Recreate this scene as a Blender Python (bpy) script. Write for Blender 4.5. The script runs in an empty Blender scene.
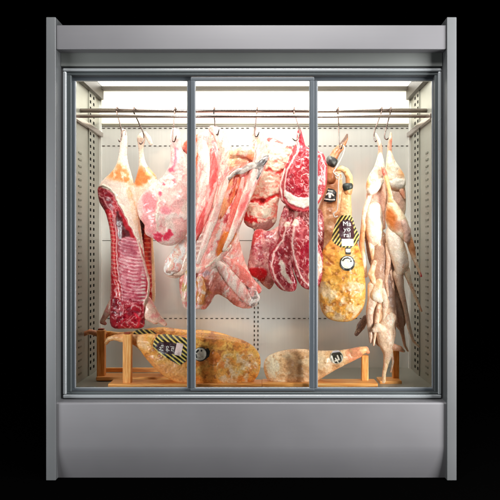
import bpy, math, random
import numpy as np
random.seed(7)
scene = bpy.context.scene
COL = scene.collection

# ------------------------------------------------------------------ scale of the place
D = 4.2; VX = 268.0; VY = 250.0; U = 0.005
XC = (VX - 250.0) * U; ZC = (481.0 - 250.0) * U
def S(Y): return (D + Y) / D
def P(px, py, Y=0.0):
    s = S(Y)
    return (XC + (px - VX) * U * s, Y, ZC + (VY - py) * U * s)

def lin(c):
    c = np.asarray(c, float) / 255.0
    return np.where(c <= 0.04045, c / 12.92, ((c + 0.055) / 1.055) ** 2.4)

# ------------------------------------------------------------------ materials
def new_mat(name):
    m = bpy.data.materials.new(name); m.use_nodes = True
    nt = m.node_tree; b = nt.nodes['Principled BSDF']
    return m, nt, b
def coords(nt, scale=(1, 1, 1)):
    tc = nt.nodes.new('ShaderNodeTexCoord'); mp = nt.nodes.new('ShaderNodeMapping')
    mp.inputs['Scale'].default_value = scale
    nt.links.new(tc.outputs['Object'], mp.inputs['Vector'])
    return mp.outputs['Vector']
def noise(nt, vec, sc, det=4, rough=0.55):
    n = nt.nodes.new('ShaderNodeTexNoise'); n.inputs['Scale'].default_value = sc
    n.inputs['Detail'].default_value = det; n.inputs['Roughness'].default_value = rough
    nt.links.new(vec, n.inputs['Vector']); return n.outputs['Fac']
def ramp(nt, fac, stops):
    r = nt.nodes.new('ShaderNodeValToRGB'); e = r.color_ramp.elements
    while len(e) < len(stops): e.new(0.5)
    for i, (p, c) in enumerate(stops):
        e[i].position = p; e[i].color = (c[0], c[1], c[2], 1)
    nt.links.new(fac, r.inputs['Fac']); return r.outputs['Color']
def maprange(nt, fac, a, b, c, d):
    r = nt.nodes.new('ShaderNodeMapRange')
    for i, v in enumerate((a, b, c, d)): r.inputs[i + 1].default_value = v
    nt.links.new(fac, r.inputs[0]); return r.outputs[0]
def bump(nt, b, h, strength, dist):
    n = nt.nodes.new('ShaderNodeBump'); n.inputs['Strength'].default_value = strength
    n.inputs['Distance'].default_value = dist
    nt.links.new(h, n.inputs['Height']); nt.links.new(n.outputs['Normal'], b.inputs['Normal'])

def metal(name, col, metallic, r0, r1, brush=(2, 2, 160), var=0.02, bs=0.02):
    m, nt, b = new_mat(name)
    v = coords(nt, brush); n = noise(nt, v, 1.0, 5)
    n2 = noise(nt, coords(nt), 2.2, 3)
    c = lin(col)
    lo = c * (1 - var); hi = np.minimum(c * (1 + var), 1)
    nt.links.new(ramp(nt, n, [(0.3, lo), (0.7, hi)]), b.inputs['Base Color'])
    b.inputs['Metallic'].default_value = metallic
    nt.links.new(maprange(nt, n2, 0.3, 0.7, r0, r1), b.inputs['Roughness'])
    bump(nt, b, n, bs, 0.0006)
    return m

M = {}
M['panel'] = metal('satin_panel_metal', (70, 70, 72), 0.35, 0.42, 0.52)
M['header'] = metal('satin_header_metal', (62, 62, 64), 0.35, 0.42, 0.52)
M['post'] = metal('satin_post_metal', (58, 60, 61), 0.35, 0.4, 0.5, brush=(160, 2, 2))
M['strip'] = metal('grey_green_metal', (70, 73, 71), 0.4, 0.38, 0.48)
M['trimlight'] = metal('bright_trim_metal', (112, 116, 118), 0.55, 0.22, 0.3)  # lighter metal, puts the moulding's highlight into the colour
M['trimdark'] = metal('slate_trim_metal', (46, 51, 52), 0.45, 0.3, 0.4)
M['stile'] = metal('slate_stile_metal', (50, 55, 59), 0.4, 0.28, 0.38, brush=(160, 2, 2))
M['gasket'] = metal('black_rubber', (18, 20, 22), 0.0, 0.5, 0.6, var=0.02)
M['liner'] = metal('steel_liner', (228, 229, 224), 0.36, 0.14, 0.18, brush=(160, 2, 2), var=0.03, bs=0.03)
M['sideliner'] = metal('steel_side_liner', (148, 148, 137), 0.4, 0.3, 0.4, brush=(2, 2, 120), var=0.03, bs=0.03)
M['slot'] = metal('slot_dark', (56, 50, 42), 0.0, 0.6, 0.7)
M['housing'] = metal('lamp_housing_metal', (62, 56, 46), 0.3, 0.4, 0.5)
M['louvre'] = metal('louvre_shade', (112, 114, 100), 0.3, 0.4, 0.5)
M['rail'] = metal('polished_rail', (160, 146, 138), 0.85, 0.16, 0.22, var=0.03)
M['hook'] = metal('polished_hook', (108, 92, 86), 0.9, 0.18, 0.24, var=0.03)
M['black'] = metal('black_plastic', (26, 28, 26), 0.0, 0.4, 0.55, var=0.1)
M['white'] = metal('white_print', (240, 238, 232), 0.0, 0.4, 0.5, var=0.02)
M['ink'] = metal('dark_purple_print', (52, 26, 38), 0.0, 0.4, 0.5, var=0.02)
M['cord'] = metal('white_cord', (186, 172, 160), 0.0, 0.6, 0.7, var=0.08)

M['hole'] = metal('hole_dark', (8, 8, 7), 0.0, 0.8, 0.9)
M['hole'].node_tree.nodes['Principled BSDF'].inputs['Specular IOR Level'].default_value = 0.05
def emis(name, col, st):
    m, nt, b = new_mat(name)
    c = lin(col)
    n = noise(nt, coords(nt), 3.0, 2)
    b.inputs['Base Color'].default_value = (0.8, 0.8, 0.78, 1)
    b.inputs['Emission Color'].default_value = (c[0], c[1], c[2], 1)
    nt.links.new(maprange(nt, n, 0.2, 0.8, st * 0.96, st * 1.04), b.inputs['Emission Strength'])
    return m
M['lamp'] = emis('ceiling_lamp_diffuser', (255, 252, 246), 4.2)
M['glow_back'] = emis('back_glow', (255, 244, 214), 0.98)  # glow standing in for the strongly lit top of the wall
M['fill_front'] = emis('front_fill_glow', (255, 252, 246), 20.0)

def glass_mat():
    m = bpy.data.materials.new('door_glass'); m.use_nodes = True
    nt = m.node_tree; nt.nodes.clear()
    o = nt.nodes.new('ShaderNodeOutputMaterial'); t = nt.nodes.new('ShaderNodeBsdfTransparent')
    g = nt.nodes.new('ShaderNodeBsdfGlossy'); mx = nt.nodes.new('ShaderNodeMixShader')
    f = nt.nodes.new('ShaderNodeFresnel'); f.inputs['IOR'].default_value = 1.4
    t.inputs['Color'].default_value = (0.975, 0.985, 0.98, 1)
    g.inputs['Roughness'].default_value = 0.02
    nt.links.new(f.outputs[0], mx.inputs[0]); nt.links.new(t.outputs[0], mx.inputs[1])
    nt.links.new(g.outputs[0], mx.inputs[2]); nt.links.new(mx.outputs[0], o.inputs['Surface'])
    return m
M['glass'] = glass_mat()

def wood_mat(nm, dirn):
    m, nt, b = new_mat(nm)
    v = coords(nt, dirn)
    n = noise(nt, v, 1.0, 6, 0.62)
    nt.links.new(ramp(nt, n, [(0.3, lin((192, 106, 40))), (0.5, lin((240, 166, 84))), (0.7, lin((252, 206, 134)))]), b.inputs['Base Color'])
    b.inputs['Roughness'].default_value = 0.42
    bump(nt, b, n, 0.15, 0.001)
    return m
M['wood'] = wood_mat('upright_beech_wood', (120, 120, 9))
M['woodx'] = wood_mat('board_beech_wood', (7, 120, 120))

def flesh_mat(name, rough=0.3, sss=0.06, bstr=0.14, fine=150, coat=0.22):
    m, nt, b = new_mat(name)
    a = nt.nodes.new('ShaderNodeAttribute'); a.attribute_name = 'Col'
    v = coords(nt)
    n = noise(nt, v, fine, 4, 0.6); n2 = noise(nt, v, 38, 4, 0.6)
    mx = nt.nodes.new('ShaderNodeMix'); mx.data_type = 'RGBA'; mx.blend_type = 'MULTIPLY'
    mx.inputs['Factor'].default_value = 1.0
    nt.links.new(a.outputs['Color'], mx.inputs['A'])
    nt.links.new(ramp(nt, n, [(0.28, (0.78, 0.71, 0.68)), (0.62, (1.12, 1.12, 1.1))]), mx.inputs['B'])
    nt.links.new(mx.outputs['Result'], b.inputs['Base Color'])
    nt.links.new(maprange(nt, n2, 0.3, 0.7, rough - 0.12, rough + 0.14), b.inputs['Roughness'])
    b.inputs['Subsurface Weight'].default_value = sss
    b.inputs['Subsurface Radius'].default_value = (0.008, 0.003, 0.002)
    b.inputs['Subsurface Scale'].default_value = 1.0
    b.inputs['Coat Weight'].default_value = coat; b.inputs['Coat Roughness'].default_value = 0.1
    ad = nt.nodes.new('ShaderNodeMath'); ad.operation = 'ADD'
    nt.links.new(n, ad.inputs[0]); nt.links.new(n2, ad.inputs[1])
    bump(nt, b, ad.outputs[0], bstr, 0.004)
    return m
M['meat'] = flesh_mat('raw_meat')
M['ham'] = flesh_mat('cured_ham_rind', 0.42, 0.0, 0.2, 110, 0.18)
M['bird'] = flesh_mat('plucked_skin', 0.45, 0.1, 0.18, 200, 0.05)
M['print'] = flesh_mat('printed_paper', 0.45, 0.0, 0.02, 300, 0.1)

# ------------------------------------------------------------------ object helpers
def link(o, parent=None):
    COL.objects.link(o)
    if parent is not None: o.parent = parent
    return o
def tag(o, label=None, cat=None, group=None, kind=None):
    if label: o['label'] = label
    if cat: o['category'] = cat
    if group: o['group'] = group
    if kind: o['kind'] = kind
    return o
def empty(name, loc, label=None, cat=None, group=None):
    o = bpy.data.objects.new(name, None); link(o); o.location = loc; o.empty_display_size = 0.05
    return tag(o, label, cat, group)
def origin(parent):
    return np.array(parent.location) if parent is not None else np.zeros(3)
def mesh_obj(name, verts, faces, mat, parent=None, smooth=False, base=None, bevel=0, seg=2):
    L = origin(parent) if parent is not None else (np.array(base) if base is not None else np.zeros(3))
    if parent is not None and parent.parent is not None: L = origin(parent.parent) + origin(parent)
    V = np.asarray(verts, float) - L
    me = bpy.data.meshes.new(name); me.from_pydata([tuple(v) for v in V], [], faces); me.update()
    me.materials.append(mat)
    if smooth: me.polygons.foreach_set('use_smooth', [True] * len(me.polygons))
    o = bpy.data.objects.new(name, me); link(o, parent)
    if parent is None and base is not None: o.location = base
    if bevel:
        md = o.modifiers.new('bevel', 'BEVEL'); md.width = bevel; md.segments = seg; md.limit_method = 'ANGLE'
        md.angle_limit = math.radians(40)
        me.polygons.foreach_set('use_smooth', [True] * len(me.polygons))
        wn = o.modifiers.new('wn', 'WEIGHTED_NORMAL'); wn.keep_sharp = True
    return o
class MB:
    def __init__(s): s.v = []; s.f = []; s.split = None
    def box(s, x0, x1, y0, y1, z0, z1):
        n = len(s.v)
        s.v += [(x0, y0, z0), (x1, y0, z0), (x1, y1, z0), (x0, y1, z0), (x0, y0, z1), (x1, y0, z1), (x1, y1, z1), (x0, y1, z1)]
        s.f += [tuple(n + i for i in f) for f in ((0, 3, 2, 1), (4, 5, 6, 7), (0, 1, 5, 4), (1, 2, 6, 5), (2, 3, 7, 6), (3, 0, 4, 7))]
        return s
    def pbox(s, px0, px1, py0, py1, Y0, Y1):      # front face given in photograph units
        a = P(px0, py1, Y0); b = P(px1, py0, Y0)
        return s.box(a[0], b[0], Y0, Y1, a[2], b[2])
    def prism_x(s, prof, x0, x1):                 # profile of (y,z) swept along x
        n = len(s.v); k = len(prof)
        s.v += [(x0, y, z) for y, z in prof] + [(x1, y, z) for y, z in prof]
        for i in range(k):
            j = (i + 1) % k
            s.f.append((n + i, n + j, n + k + j, n + k + i))
        s.f.append(tuple(n + i for i in range(k))[::-1]); s.f.append(tuple(n + k + i for i in range(k)))
        return s
    def tube(s, pts, r, seg=10):
        pts = [np.array(p, float) for p in pts]
        rs = r if hasattr(r, '__len__') else [r] * len(pts)
        n0 = len(s.v); up = None
        for i, p in enumerate(pts):
            t = pts[min(i + 1, len(pts) - 1)] - pts[max(i - 1, 0)]; t /= np.linalg.norm(t)
            if up is None:
                a = np.array((0, 1, 0.0)) if abs(t[1]) < 0.9 else np.array((1, 0, 0.0))
                up = np.cross(t, a); up /= np.linalg.norm(up)
            up = up - t * np.dot(up, t); up /= np.linalg.norm(up); w = np.cross(t, up)
            for k in range(seg):
                q = 2 * math.pi * k / seg
                s.v.append(tuple(p + rs[i] * (math.cos(q) * up + math.sin(q) * w)))
        for i in range(len(pts) - 1):
            for k in range(seg):
                a = n0 + i * seg + k; b = n0 + i * seg + (k + 1) % seg
                s.f.append((a, b, b + seg, a + seg))
        s.f.append(tuple(n0 + k for k in range(seg))[::-1])
        e = n0 + (len(pts) - 1) * seg; s.f.append(tuple(e + k for k in range(seg)))
        return s
    def mark(s): s.split = len(s.f); return s          # faces from here on take the second material
    def build(s, name, mat, parent=None, mat2=None, **k):
        o = mesh_obj(name, s.v, s.f, mat, parent, **k)
        if mat2 is not None:
            o.data.materials.append(mat2)
            for i in range(s.split, len(s.f)): o.data.polygons[i].material_index = 1
        return o
def spline(pts, n=6):
    pts = [np.array(p, float) for p in pts]; out = []
    for i in range(len(pts) - 1):
        p0 = pts[max(i - 1, 0)]; p1 = pts[i]; p2 = pts[i + 1]; p3 = pts[min(i + 2, len(pts) - 1)]
        for k in range(n):
            t = k / n
            out.append(0.5 * ((2 * p1) + (p2 - p0) * t + (2 * p0 - 5 * p1 + 4 * p2 - p3) * t * t + (3 * p1 - p0 - 3 * p2 + p3) * t ** 3))
    out.append(pts[-1]); return out

# ------------------------------------------------------------------ numpy noise
def _hash(i, j, seed):
    i = i.astype(np.int64); j = j.astype(np.int64)
    n = (i * 374761393 + j * 668265263 + seed * 1442695041) & 0xffffffff
    n = ((n ^ (n >> 13)) * 1274126177) & 0xffffffff
    n = ((n ^ (n >> 16)) * 2246822519) & 0xffffffff
    return ((n ^ (n >> 15)) & 0xffffff) / float(0xffffff)
def vnoise(x, y, seed=0):
    i = np.floor(x); j = np.floor(y); u = x - i; v = y - j
    u = u * u * (3 - 2 * u); v = v * v * (3 - 2 * v)
    a = _hash(i, j, seed); b = _hash(i + 1, j, seed); c = _hash(i, j + 1, seed); d = _hash(i + 1, j + 1, seed)
    return (a * (1 - u) + b * u) * (1 - v) + (c * (1 - u) + d * u) * v
def fbm(x, y, seed=0, o=4):
    s = 0; a = 0.5; t = 0
    for k in range(o):
        s = s + a * vnoise(x * 2 ** k + 13.7 * k, y * 2 ** k + 7.3 * k, seed + k * 17); t += a; a *= 0.55
    return s / t

# ------------------------------------------------------------------ 2D distances
def seg_dist(X, Y, pts):
    best = np.full(X.shape, 1e9); tt = np.zeros(X.shape); n = len(pts) - 1
    for i in range(n):
        ax, ay = pts[i][:2]; bx, by = pts[i + 1][:2]
        dx, dy = bx - ax, by - ay; L = dx * dx + dy * dy + 1e-9
        t = np.clip(((X - ax) * dx + (Y - ay) * dy) / L, 0, 1)
        d = np.hypot(X - ax - t * dx, Y - ay - t * dy)
        m = d < best; best = np.where(m, d, best); tt = np.where(m, (i + t) / n, tt)
    return best, tt
def poly_sdf(X, Y, pts):
    d, _ = seg_dist(X, Y, list(pts) + [pts[0]])
    ins = np.zeros(X.shape, bool); n = len(pts)
    for i in range(n):
        x0, y0 = pts[i]; x1, y1 = pts[(i + 1) % n]
        if y0 == y1: continue
        c = ((y0 > Y) != (y1 > Y)) & (X < (x1 - x0) * (Y - y0) / (y1 - y0) + x0)
        ins ^= c
    return np.where(ins, -d, d)
def caps_sdf(X, Y, pts):
    best = np.full(X.shape, 1e9)
    for i in range(len(pts) - 1):
        ax, ay, ra = pts[i]; bx, by, rb = pts[i + 1]
        dx, dy = bx - ax, by - ay; L = dx * dx + dy * dy + 1e-9
        t = np.clip(((X - ax) * dx + (Y - ay) * dy) / L, 0, 1)
        d = np.hypot(X - ax - t * dx, Y - ay - t * dy) - (ra + (rb - ra) * t)
        best = np.minimum(best, d)
    return best
def smooth_poly(pts, n=4):
    p = [np.array(q, float) for q in pts]; out = []; N = len(p)
    for i in range(N):
        p0, p1, p2, p3 = p[i - 1], p[i], p[(i + 1) % N], p[(i + 2) % N]
        for k in range(n):
            t = k / n
            q = 0.5 * ((2 * p1) + (p2 - p0) * t + (2 * p0 - 5 * p1 + 4 * p2 - p3) * t * t + (3 * p1 - p0 - 3 * p2 + p3) * t ** 3)
            out.append((q[0], q[1]))
    return out
def shape_sdf(X, Y, shapes, sm=1.0):
    d = None
    for kind, pts in shapes:
        e = caps_sdf(X, Y, pts) if kind == 'c' else poly_sdf(X, Y, smooth_poly(pts) if kind == 'p' else pts)
        if d is None: d = e
        else:
            h = np.clip(0.5 + 0.5 * (e - d) / sm, 0, 1)
            d = e * (1 - h) + d * h - sm * h * (1 - h)
    return d
def all_pts(shapes):
    r = []
    for kind, pts in shapes:
        for p in pts:
            e = p[2] if kind == 'c' else 1
            r += [(p[0] - e, p[1] - e), (p[0] + e, p[1] + e)]
    return np.array(r)

# ------------------------------------------------------------------ painting a surface's colours, with a few shaded gaps and highlights
def sstep(a, b, x):
    t = np.clip((x - a) / (b - a + 1e-9), 0, 1); return t * t * (3 - 2 * t)
def paint(X, Y, base, ops, seed):
    C = np.tile(np.array(base, float), (X.size, 1)); H = np.zeros(X.size)
    w1 = fbm(X / 5.0, Y / 5.0, seed + 1, 3) - 0.5; w2 = fbm(X / 5.0, Y / 5.0, seed + 2, 3) - 0.5
    cnt = 0
    for op in ops:
        cnt += 1; k = op[0]; o = op[-1] if isinstance(op[-1], dict) else {}
        wa = o.get('warp', 2.0); x = X + w1 * wa * 2; y = Y + w2 * wa * 2
        amt = o.get('a', 1.0); soft = o.get('soft', 0.8); sd = seed + cnt * 31
        if k == 'poly': m = sstep(soft, -soft, poly_sdf(x, y, smooth_poly(op[1])))
        elif k == 'line':
            d, t = seg_dist(x, y, op[1]); w = op[3]
            w = w[0] + (w[1] - w[0]) * t if isinstance(w, tuple) else w
            m = sstep(soft, -soft, d - w / 2)
        elif k == 'ell':
            cx, cy, rx, ry, an = op[1]; c_, s_ = math.cos(math.radians(an)), math.sin(math.radians(an))
            u = ((x - cx) * c_ + (y - cy) * s_) / rx; v = (-(x - cx) * s_ + (y - cy) * c_) / ry
            m = sstep(1 + soft / min(rx, ry), 1 - soft / min(rx, ry), np.hypot(u, v))
        elif k == 'mot':      # patches
            sx, sy = o.get('sc', (6, 6)); an = math.radians(o.get('ang', 0))
            u = x * math.cos(an) + y * math.sin(an); v = -x * math.sin(an) + y * math.cos(an)
            n = fbm(u / sx, v / sy, sd, 4); th = o.get('th', 0.55)
            sw = o.get('sw', .085); m = sstep(th - sw, th + sw, n)
        elif k == 'vein':     # thin wandering lines
            sx, sy = o.get('sc', (6, 6)); an = math.radians(o.get('ang', 0))
            u = x * math.cos(an) + y * math.sin(an); v = -x * math.sin(an) + y * math.cos(an)
            n = np.abs(fbm(u / sx, v / sy, sd, 3) - 0.5); w = o.get('w', 0.03)
            m = sstep(w, w * 0.3, n)
        elif k == 'bars':     # regular bands across a region (ribs, printed stripes)
            an = math.radians(o.get('ang', 0)); v = -x * math.sin(an) + y * math.cos(an)
            v = v + o.get('bend', 0) * ((x - o.get('x0', 0)) ** 2)
            f = (v / o['sp'] + o.get('ph', 0)) % 1.0; du = o.get('duty', 0.5)
            e = o.get('edge', 0.15)
            m = sstep(0, e, f) * sstep(du + e, du, f)
        if 'in' in o: m = m * sstep(1.2, -1.2, poly_sdf(x, y, smooth_poly(o['in'])))
        if 'inh' in o: m = m * sstep(0.15, -0.15, poly_sdf(X, Y, o['inh']))
        if 'breakup' in o: m = m * sstep(0.35, 0.6, fbm(X / o['breakup'], Y / o['breakup'], sd + 5, 3))
        m = m * amt
        colr = op[1] if k in ('mot', 'vein', 'bars') else op[2]
        C = C * (1 - m[:, None]) + np.array(colr, float) * m[:, None]
        H += o.get('h', 0) * m
    C = np.clip(128 + (C - 128) * 1.08, 0, None); C = C * (238 / np.maximum(C.max(1), 238))[:, None]
    return C, H

def mesh_np(name, V, Q, mat, parent, base=None):
    me = bpy.data.meshes.new(name)
    me.vertices.add(len(V)); me.vertices.foreach_set('co', V.astype(np.float32).ravel())
    me.loops.add(Q.size); me.loops.foreach_set('vertex_index', Q.astype(np.int32).ravel())
    me.polygons.add(len(Q)); me.polygons.foreach_set('loop_start', np.arange(0, Q.size, 4, dtype=np.int32))
    me.polygons.foreach_set('loop_total', np.full(len(Q), 4, np.int32))
    me.polygons.foreach_set('use_smooth', np.ones(len(Q), bool))
    me.update(calc_edges=True); me.validate(); me.materials.append(mat)
    o = bpy.data.objects.new(name, me); link(o, parent)
    if parent is None and base is not None: o.location = base
    return o
_seed = [100]
def piece(name, shapes, Y0, k, base, ops, mat='meat', parent=None, step=0.6, lump=0.6, lsc=9.0, cap=None, la=0, ls=1.0,
          sm=1.5, rough_edge=0.0, tilt=None, ref=None, backk=1.0, jit=7):
    """a body of flesh: a closed solid with this silhouette, swollen to real thickness."""
    _seed[0] += 13; seed = _seed[0]
    bb = all_pts(shapes); x0, y0 = bb.min(0) - 2.5; x1, y1 = bb.max(0) + 2.5
    nx = int((x1 - x0) / step) + 2; ny = int((y1 - y0) / step) + 2
    gx = x0 + np.arange(nx) * step; gy = y0 + np.arange(ny) * step
    X, Y = np.meshgrid(gx, gy)
    Xw = X; Yw = Y
    sd = shape_sdf(Xw, Yw, shapes, sm)
    if rough_edge: sd = sd + (fbm(X / 4.5, Y / 4.5, seed + 77, 3) - 0.5) * 2 * rough_edge
    inside = sd < 0
    # swelling: solve lap(u) = -2 with u = 0 on the outline, coarse to fine
    u = None
    for f in (8, 4, 2, 1):
        m = inside[::f, ::f]; h = step * f
        if u is None: u = np.zeros(m.shape)
        else: u = np.repeat(np.repeat(u, 2, 0), 2, 1)[:m.shape[0], :m.shape[1]]
        if u.shape != m.shape:
            t = np.zeros(m.shape); t[:u.shape[0], :u.shape[1]] = u[:m.shape[0], :m.shape[1]]; u = t
        u = u * m
        for _ in range(120 if f > 1 else 50):
            p = np.pad(u, 1)
            u = ((p[:-2, 1:-1] + p[2:, 1:-1] + p[1:-1, :-2] + p[1:-1, 2:]) / 4 + h * h * 0.5) * m
    T = np.sqrt(np.maximum(u, 0)) * k
    if cap: T = cap * np.tanh(T / cap)
    keep = inside[:-1, :-1] | inside[1:, :-1] | inside[:-1, 1:] | inside[1:, 1:]
    vm = np.zeros(X.shape, bool)
    for a in (0, 1):
        for b in (0, 1): vm[a:ny - 1 + a, b:nx - 1 + b] |= keep
    gyy, gxx = np.gradient(sd, step); gl = np.hypot(gxx, gyy) + 1e-6
    out = vm & ~inside
    mv = np.clip(np.where(out, sd, 0), 0, step * 1.5)
    XX = X - mv * gxx / gl; YY = Y - mv * gyy / gl
    idx = -np.ones(X.shape, int); idx[vm] = np.arange(vm.sum()); nF = vm.sum()
    fx = XX[vm]; fy = YY[vm]; ft = np.where(inside[vm], T[vm], 0.0)
    C, H = paint(fx, fy, base, ops, seed)
    edge = sstep(0, 2.0, ft)
    ar = math.radians(la); lu = (fx * math.cos(ar) + fy * math.sin(ar)) / lsc; lv = (-fx * math.sin(ar) + fy * math.cos(ar)) / (lsc * ls)
    L1 = (fbm(lu, lv, seed + 5, 3) - 0.5) * 2 * lump
    ff = ft + (H + L1 * 1.6) * edge
    ff = np.where(inside[vm], np.maximum(ff, 0.05), 0)
    L2 = (fbm(fx / lsc, fy / lsc, seed + 9, 4) - 0.5) * 2 * lump
    fb = np.where(inside[vm], np.maximum(ft * backk + L2 * edge, 0.05), 0)
    ins_v = inside[vm]
    Yc = Y0 + (tilt(fx, fy) if tilt is not None else 0)
    s = S(Y0)
    def w(depth):
        Yd = Yc + depth * U * s
        sx = S(Yc)
        return np.stack([XC + (fx - VX) * U * sx, Yd, ZC + (VY - fy) * U * sx], 1)
    VF = w(-ff); VB = w(fb)
    bi = -np.ones(nF, int); bi[ins_v] = nF + np.arange(ins_v.sum()); bi[~ins_v] = np.arange(nF)[~ins_v]
    V = np.concatenate([VF, VB[ins_v]]); CC = np.concatenate([C, C[ins_v]])
    a = idx[:-1, :-1][keep]; b = idx[:-1, 1:][keep]; c = idx[1:, 1:][keep]; d = idx[1:, :-1][keep]
    QF = np.stack([a, d, c, b], 1); QB = np.stack([bi[a], bi[b], bi[c], bi[d]], 1)
    corner_in = ins_v[a] | ins_v[b] | ins_v[c] | ins_v[d]
    Q = np.concatenate([QF, QB])
    if parent is not None:
        L = origin(parent)
        if parent.parent is not None: L = L + origin(parent.parent)
        base_loc = None
    else:
        cx = V[:, 0].mean(); base_loc = np.array((cx, Y0, V[:, 2].max())); L = base_loc
    o = mesh_np(name, V - L, Q, M[mat], parent, base_loc)
    at = o.data.color_attributes.new('Col', 'FLOAT_COLOR', 'POINT')
    if len(o.data.vertices) == len(V):
        rgba = np.ones((len(V), 4), np.float32); rgba[:, :3] = lin(np.clip(CC, 0, 255)); at.data.foreach_set('color', rgba.ravel())
    Fg = np.zeros(X.shape); Fg[vm] = ff
    def sampler(px, py):
        i = np.clip((np.asarray(px) - x0) / step, 0, nx - 1.001); j = np.clip((np.asarray(py) - y0) / step, 0, ny - 1.001)
        i0 = i.astype(int); j0 = j.astype(int); u_ = i - i0; v_ = j - j0
        G = Fg
        return (G[j0, i0] * (1 - u_) + G[j0, i0 + 1] * u_) * (1 - v_) + (G[j0 + 1, i0] * (1 - u_) + G[j0 + 1, i0 + 1] * u_) * v_
    return o, sampler

def decal(name, poly, Y0, sampler, base, ops, mat='print', parent=None, off=0.5, step=0.5, hard=True):
    """paper or plastic lying on the curved front of a piece, with its own thickness"""
    _seed[0] += 13
    pts = np.array(poly); x0, y0 = pts.min(0) - 1; x1, y1 = pts.max(0) + 1
    nx = int((x1 - x0) / step) + 2; ny = int((y1 - y0) / step) + 2
    X, Y = np.meshgrid(x0 + np.arange(nx) * step, y0 + np.arange(ny) * step)
    sd = poly_sdf(X, Y, poly if hard else smooth_poly(poly)); inside = sd < 0
    keep = inside[:-1, :-1] | inside[1:, :-1] | inside[:-1, 1:] | inside[1:, 1:]
    vm = np.zeros(X.shape, bool)
    for a in (0, 1):
        for b in (0, 1): vm[a:ny - 1 + a, b:nx - 1 + b] |= keep
    gyy, gxx = np.gradient(sd, step); gl = np.hypot(gxx, gyy) + 1e-6
    mv = np.clip(np.where(vm & ~inside, sd, 0), 0, step * 1.5)
    fx = (X - mv * gxx / gl)[vm]; fy = (Y - mv * gyy / gl)[vm]
    f = sampler(fx, fy)
    idx = -np.ones(X.shape, int); n = vm.sum(); idx[vm] = np.arange(n)
    C, H = paint(fx, fy, base, ops, _seed[0])
    s = S(Y0)
    def w(dep): return np.stack([XC + (fx - VX) * U * s, Y0 - dep * U * s, ZC + (VY - fy) * U * s], 1)
    V = np.concatenate([w(f + off), w(f + off - 0.3)])
    a = idx[:-1, :-1][keep]; b = idx[:-1, 1:][keep]; c = idx[1:, 1:][keep]; d = idx[1:, :-1][keep]
    Q = np.concatenate([np.stack([a, d, c, b], 1), np.stack([a + n, b + n, c + n, d + n], 1)])
    L = origin(parent) + (origin(parent.parent) if parent.parent is not None else 0)
    o = mesh_np(name, V - L, Q, M[mat], parent)
    at = o.data.color_attributes.new('Col', 'FLOAT_COLOR', 'POINT')
    rgba = np.ones((len(V), 4), np.float32); rgba[:, :3] = lin(np.clip(np.concatenate([C, C]), 0, 255)); at.data.foreach_set('color', rgba.ravel())
    return o

def lettering(name, body, cx, cy, h, ang, Y0, sampler, mat, parent, off=0.95, sx=1.0):
    cu = bpy.data.curves.new(name, 'FONT'); cu.body = body; cu.size = 1.0; cu.align_x = 'CENTER'
    tmp = bpy.data.objects.new(name + '_tmp', cu); COL.objects.link(tmp)
    bpy.context.view_layer.update()
    me = bpy.data.meshes.new_from_object(tmp.evaluated_get(bpy.context.evaluated_depsgraph_get()))
    bpy.data.objects.remove(tmp)
    co = np.zeros(len(me.vertices) * 3, np.float32); me.vertices.foreach_get('co', co); co = co.reshape(-1, 3)
    u = co[:, 0] * h * 1.35 * sx; v = (co[:, 1] - 0.35) * h * 1.35
    a = math.radians(ang)
    px = cx + u * math.cos(a) + v * math.sin(a); py = cy + u * math.sin(a) - v * math.cos(a)
    px, py = px, cy + (u * math.sin(a) * 1.0) - v * math.cos(a)
    f = sampler(px, py) + off; s = S(Y0)
    V = np.stack([XC + (px - VX) * U * s, Y0 - f * U * s, ZC + (VY - py) * U * s], 1) - origin(parent.parent) - origin(parent)
    me.vertices.foreach_set('co', V.astype(np.float32).ravel()); me.update()
    me.materials.clear(); me.materials.append(M[mat])
    o = bpy.data.objects.new(name, me); link(o, parent); return o

# ================================================================== SETTING
def plane(name, pts, mat):
    o = mesh_obj(name, pts, [tuple(range(len(pts)))], mat); return tag(o, kind='structure')
M['void'] = metal('matte_black_floor', (1, 1, 1), 0.0, 0.9, 1.0, var=0.02, bs=0.0)
M['void'].node_tree.nodes['Principled BSDF'].inputs['Specular IOR Level'].default_value = 0.0
plane('floor', [(-12, -6, 0), (12, -6, 0), (12, 12, 0), (-12, 12, 0)], M['void'])

# ================================================================== CABINET
YB = 0.95                                   # back wall
XL = P(100, 0, YB)[0]; XR = P(410, 0, YB)[0]
cab = empty('display_cabinet', (0.01, 0.5, 0.0),
            'tall grey steel meat display fridge with three glass sliding doors', 'display fridge')
def part(mb, name, mat, bevel=0.002, parent=cab, **k): return mb.build(name, M[mat], parent, bevel=bevel, **k)
# side panels
for x0, x1 in ((46, 55.6), (447, 456.6)):
    m = MB(); m.pbox(x0, x1, 17, 480.6, 0.0, 1.12); part(m, 'side_panel', 'post', 0.003)
# header
m = MB(); m.pbox(56.1, 446.4, 25, 49.4, 0.012, 0.09); part(m, 'header_panel', 'header', 0.004)
m = MB(); m.pbox(60.4, 442.6, 49.6, 66.2, 0.1, 0.16); part(m, 'lower_header', 'strip', 0.003)
a = P(60, 66, 0.1)[2]; b = P(60, 26, 0.1)[2]
m = MB(); m.box(XL - 0.02, XR + 0.02, 0.165, 1.1, P(0, 42, .1)[2], b); part(m, 'roof_box', 'trimdark', 0.002)
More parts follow.
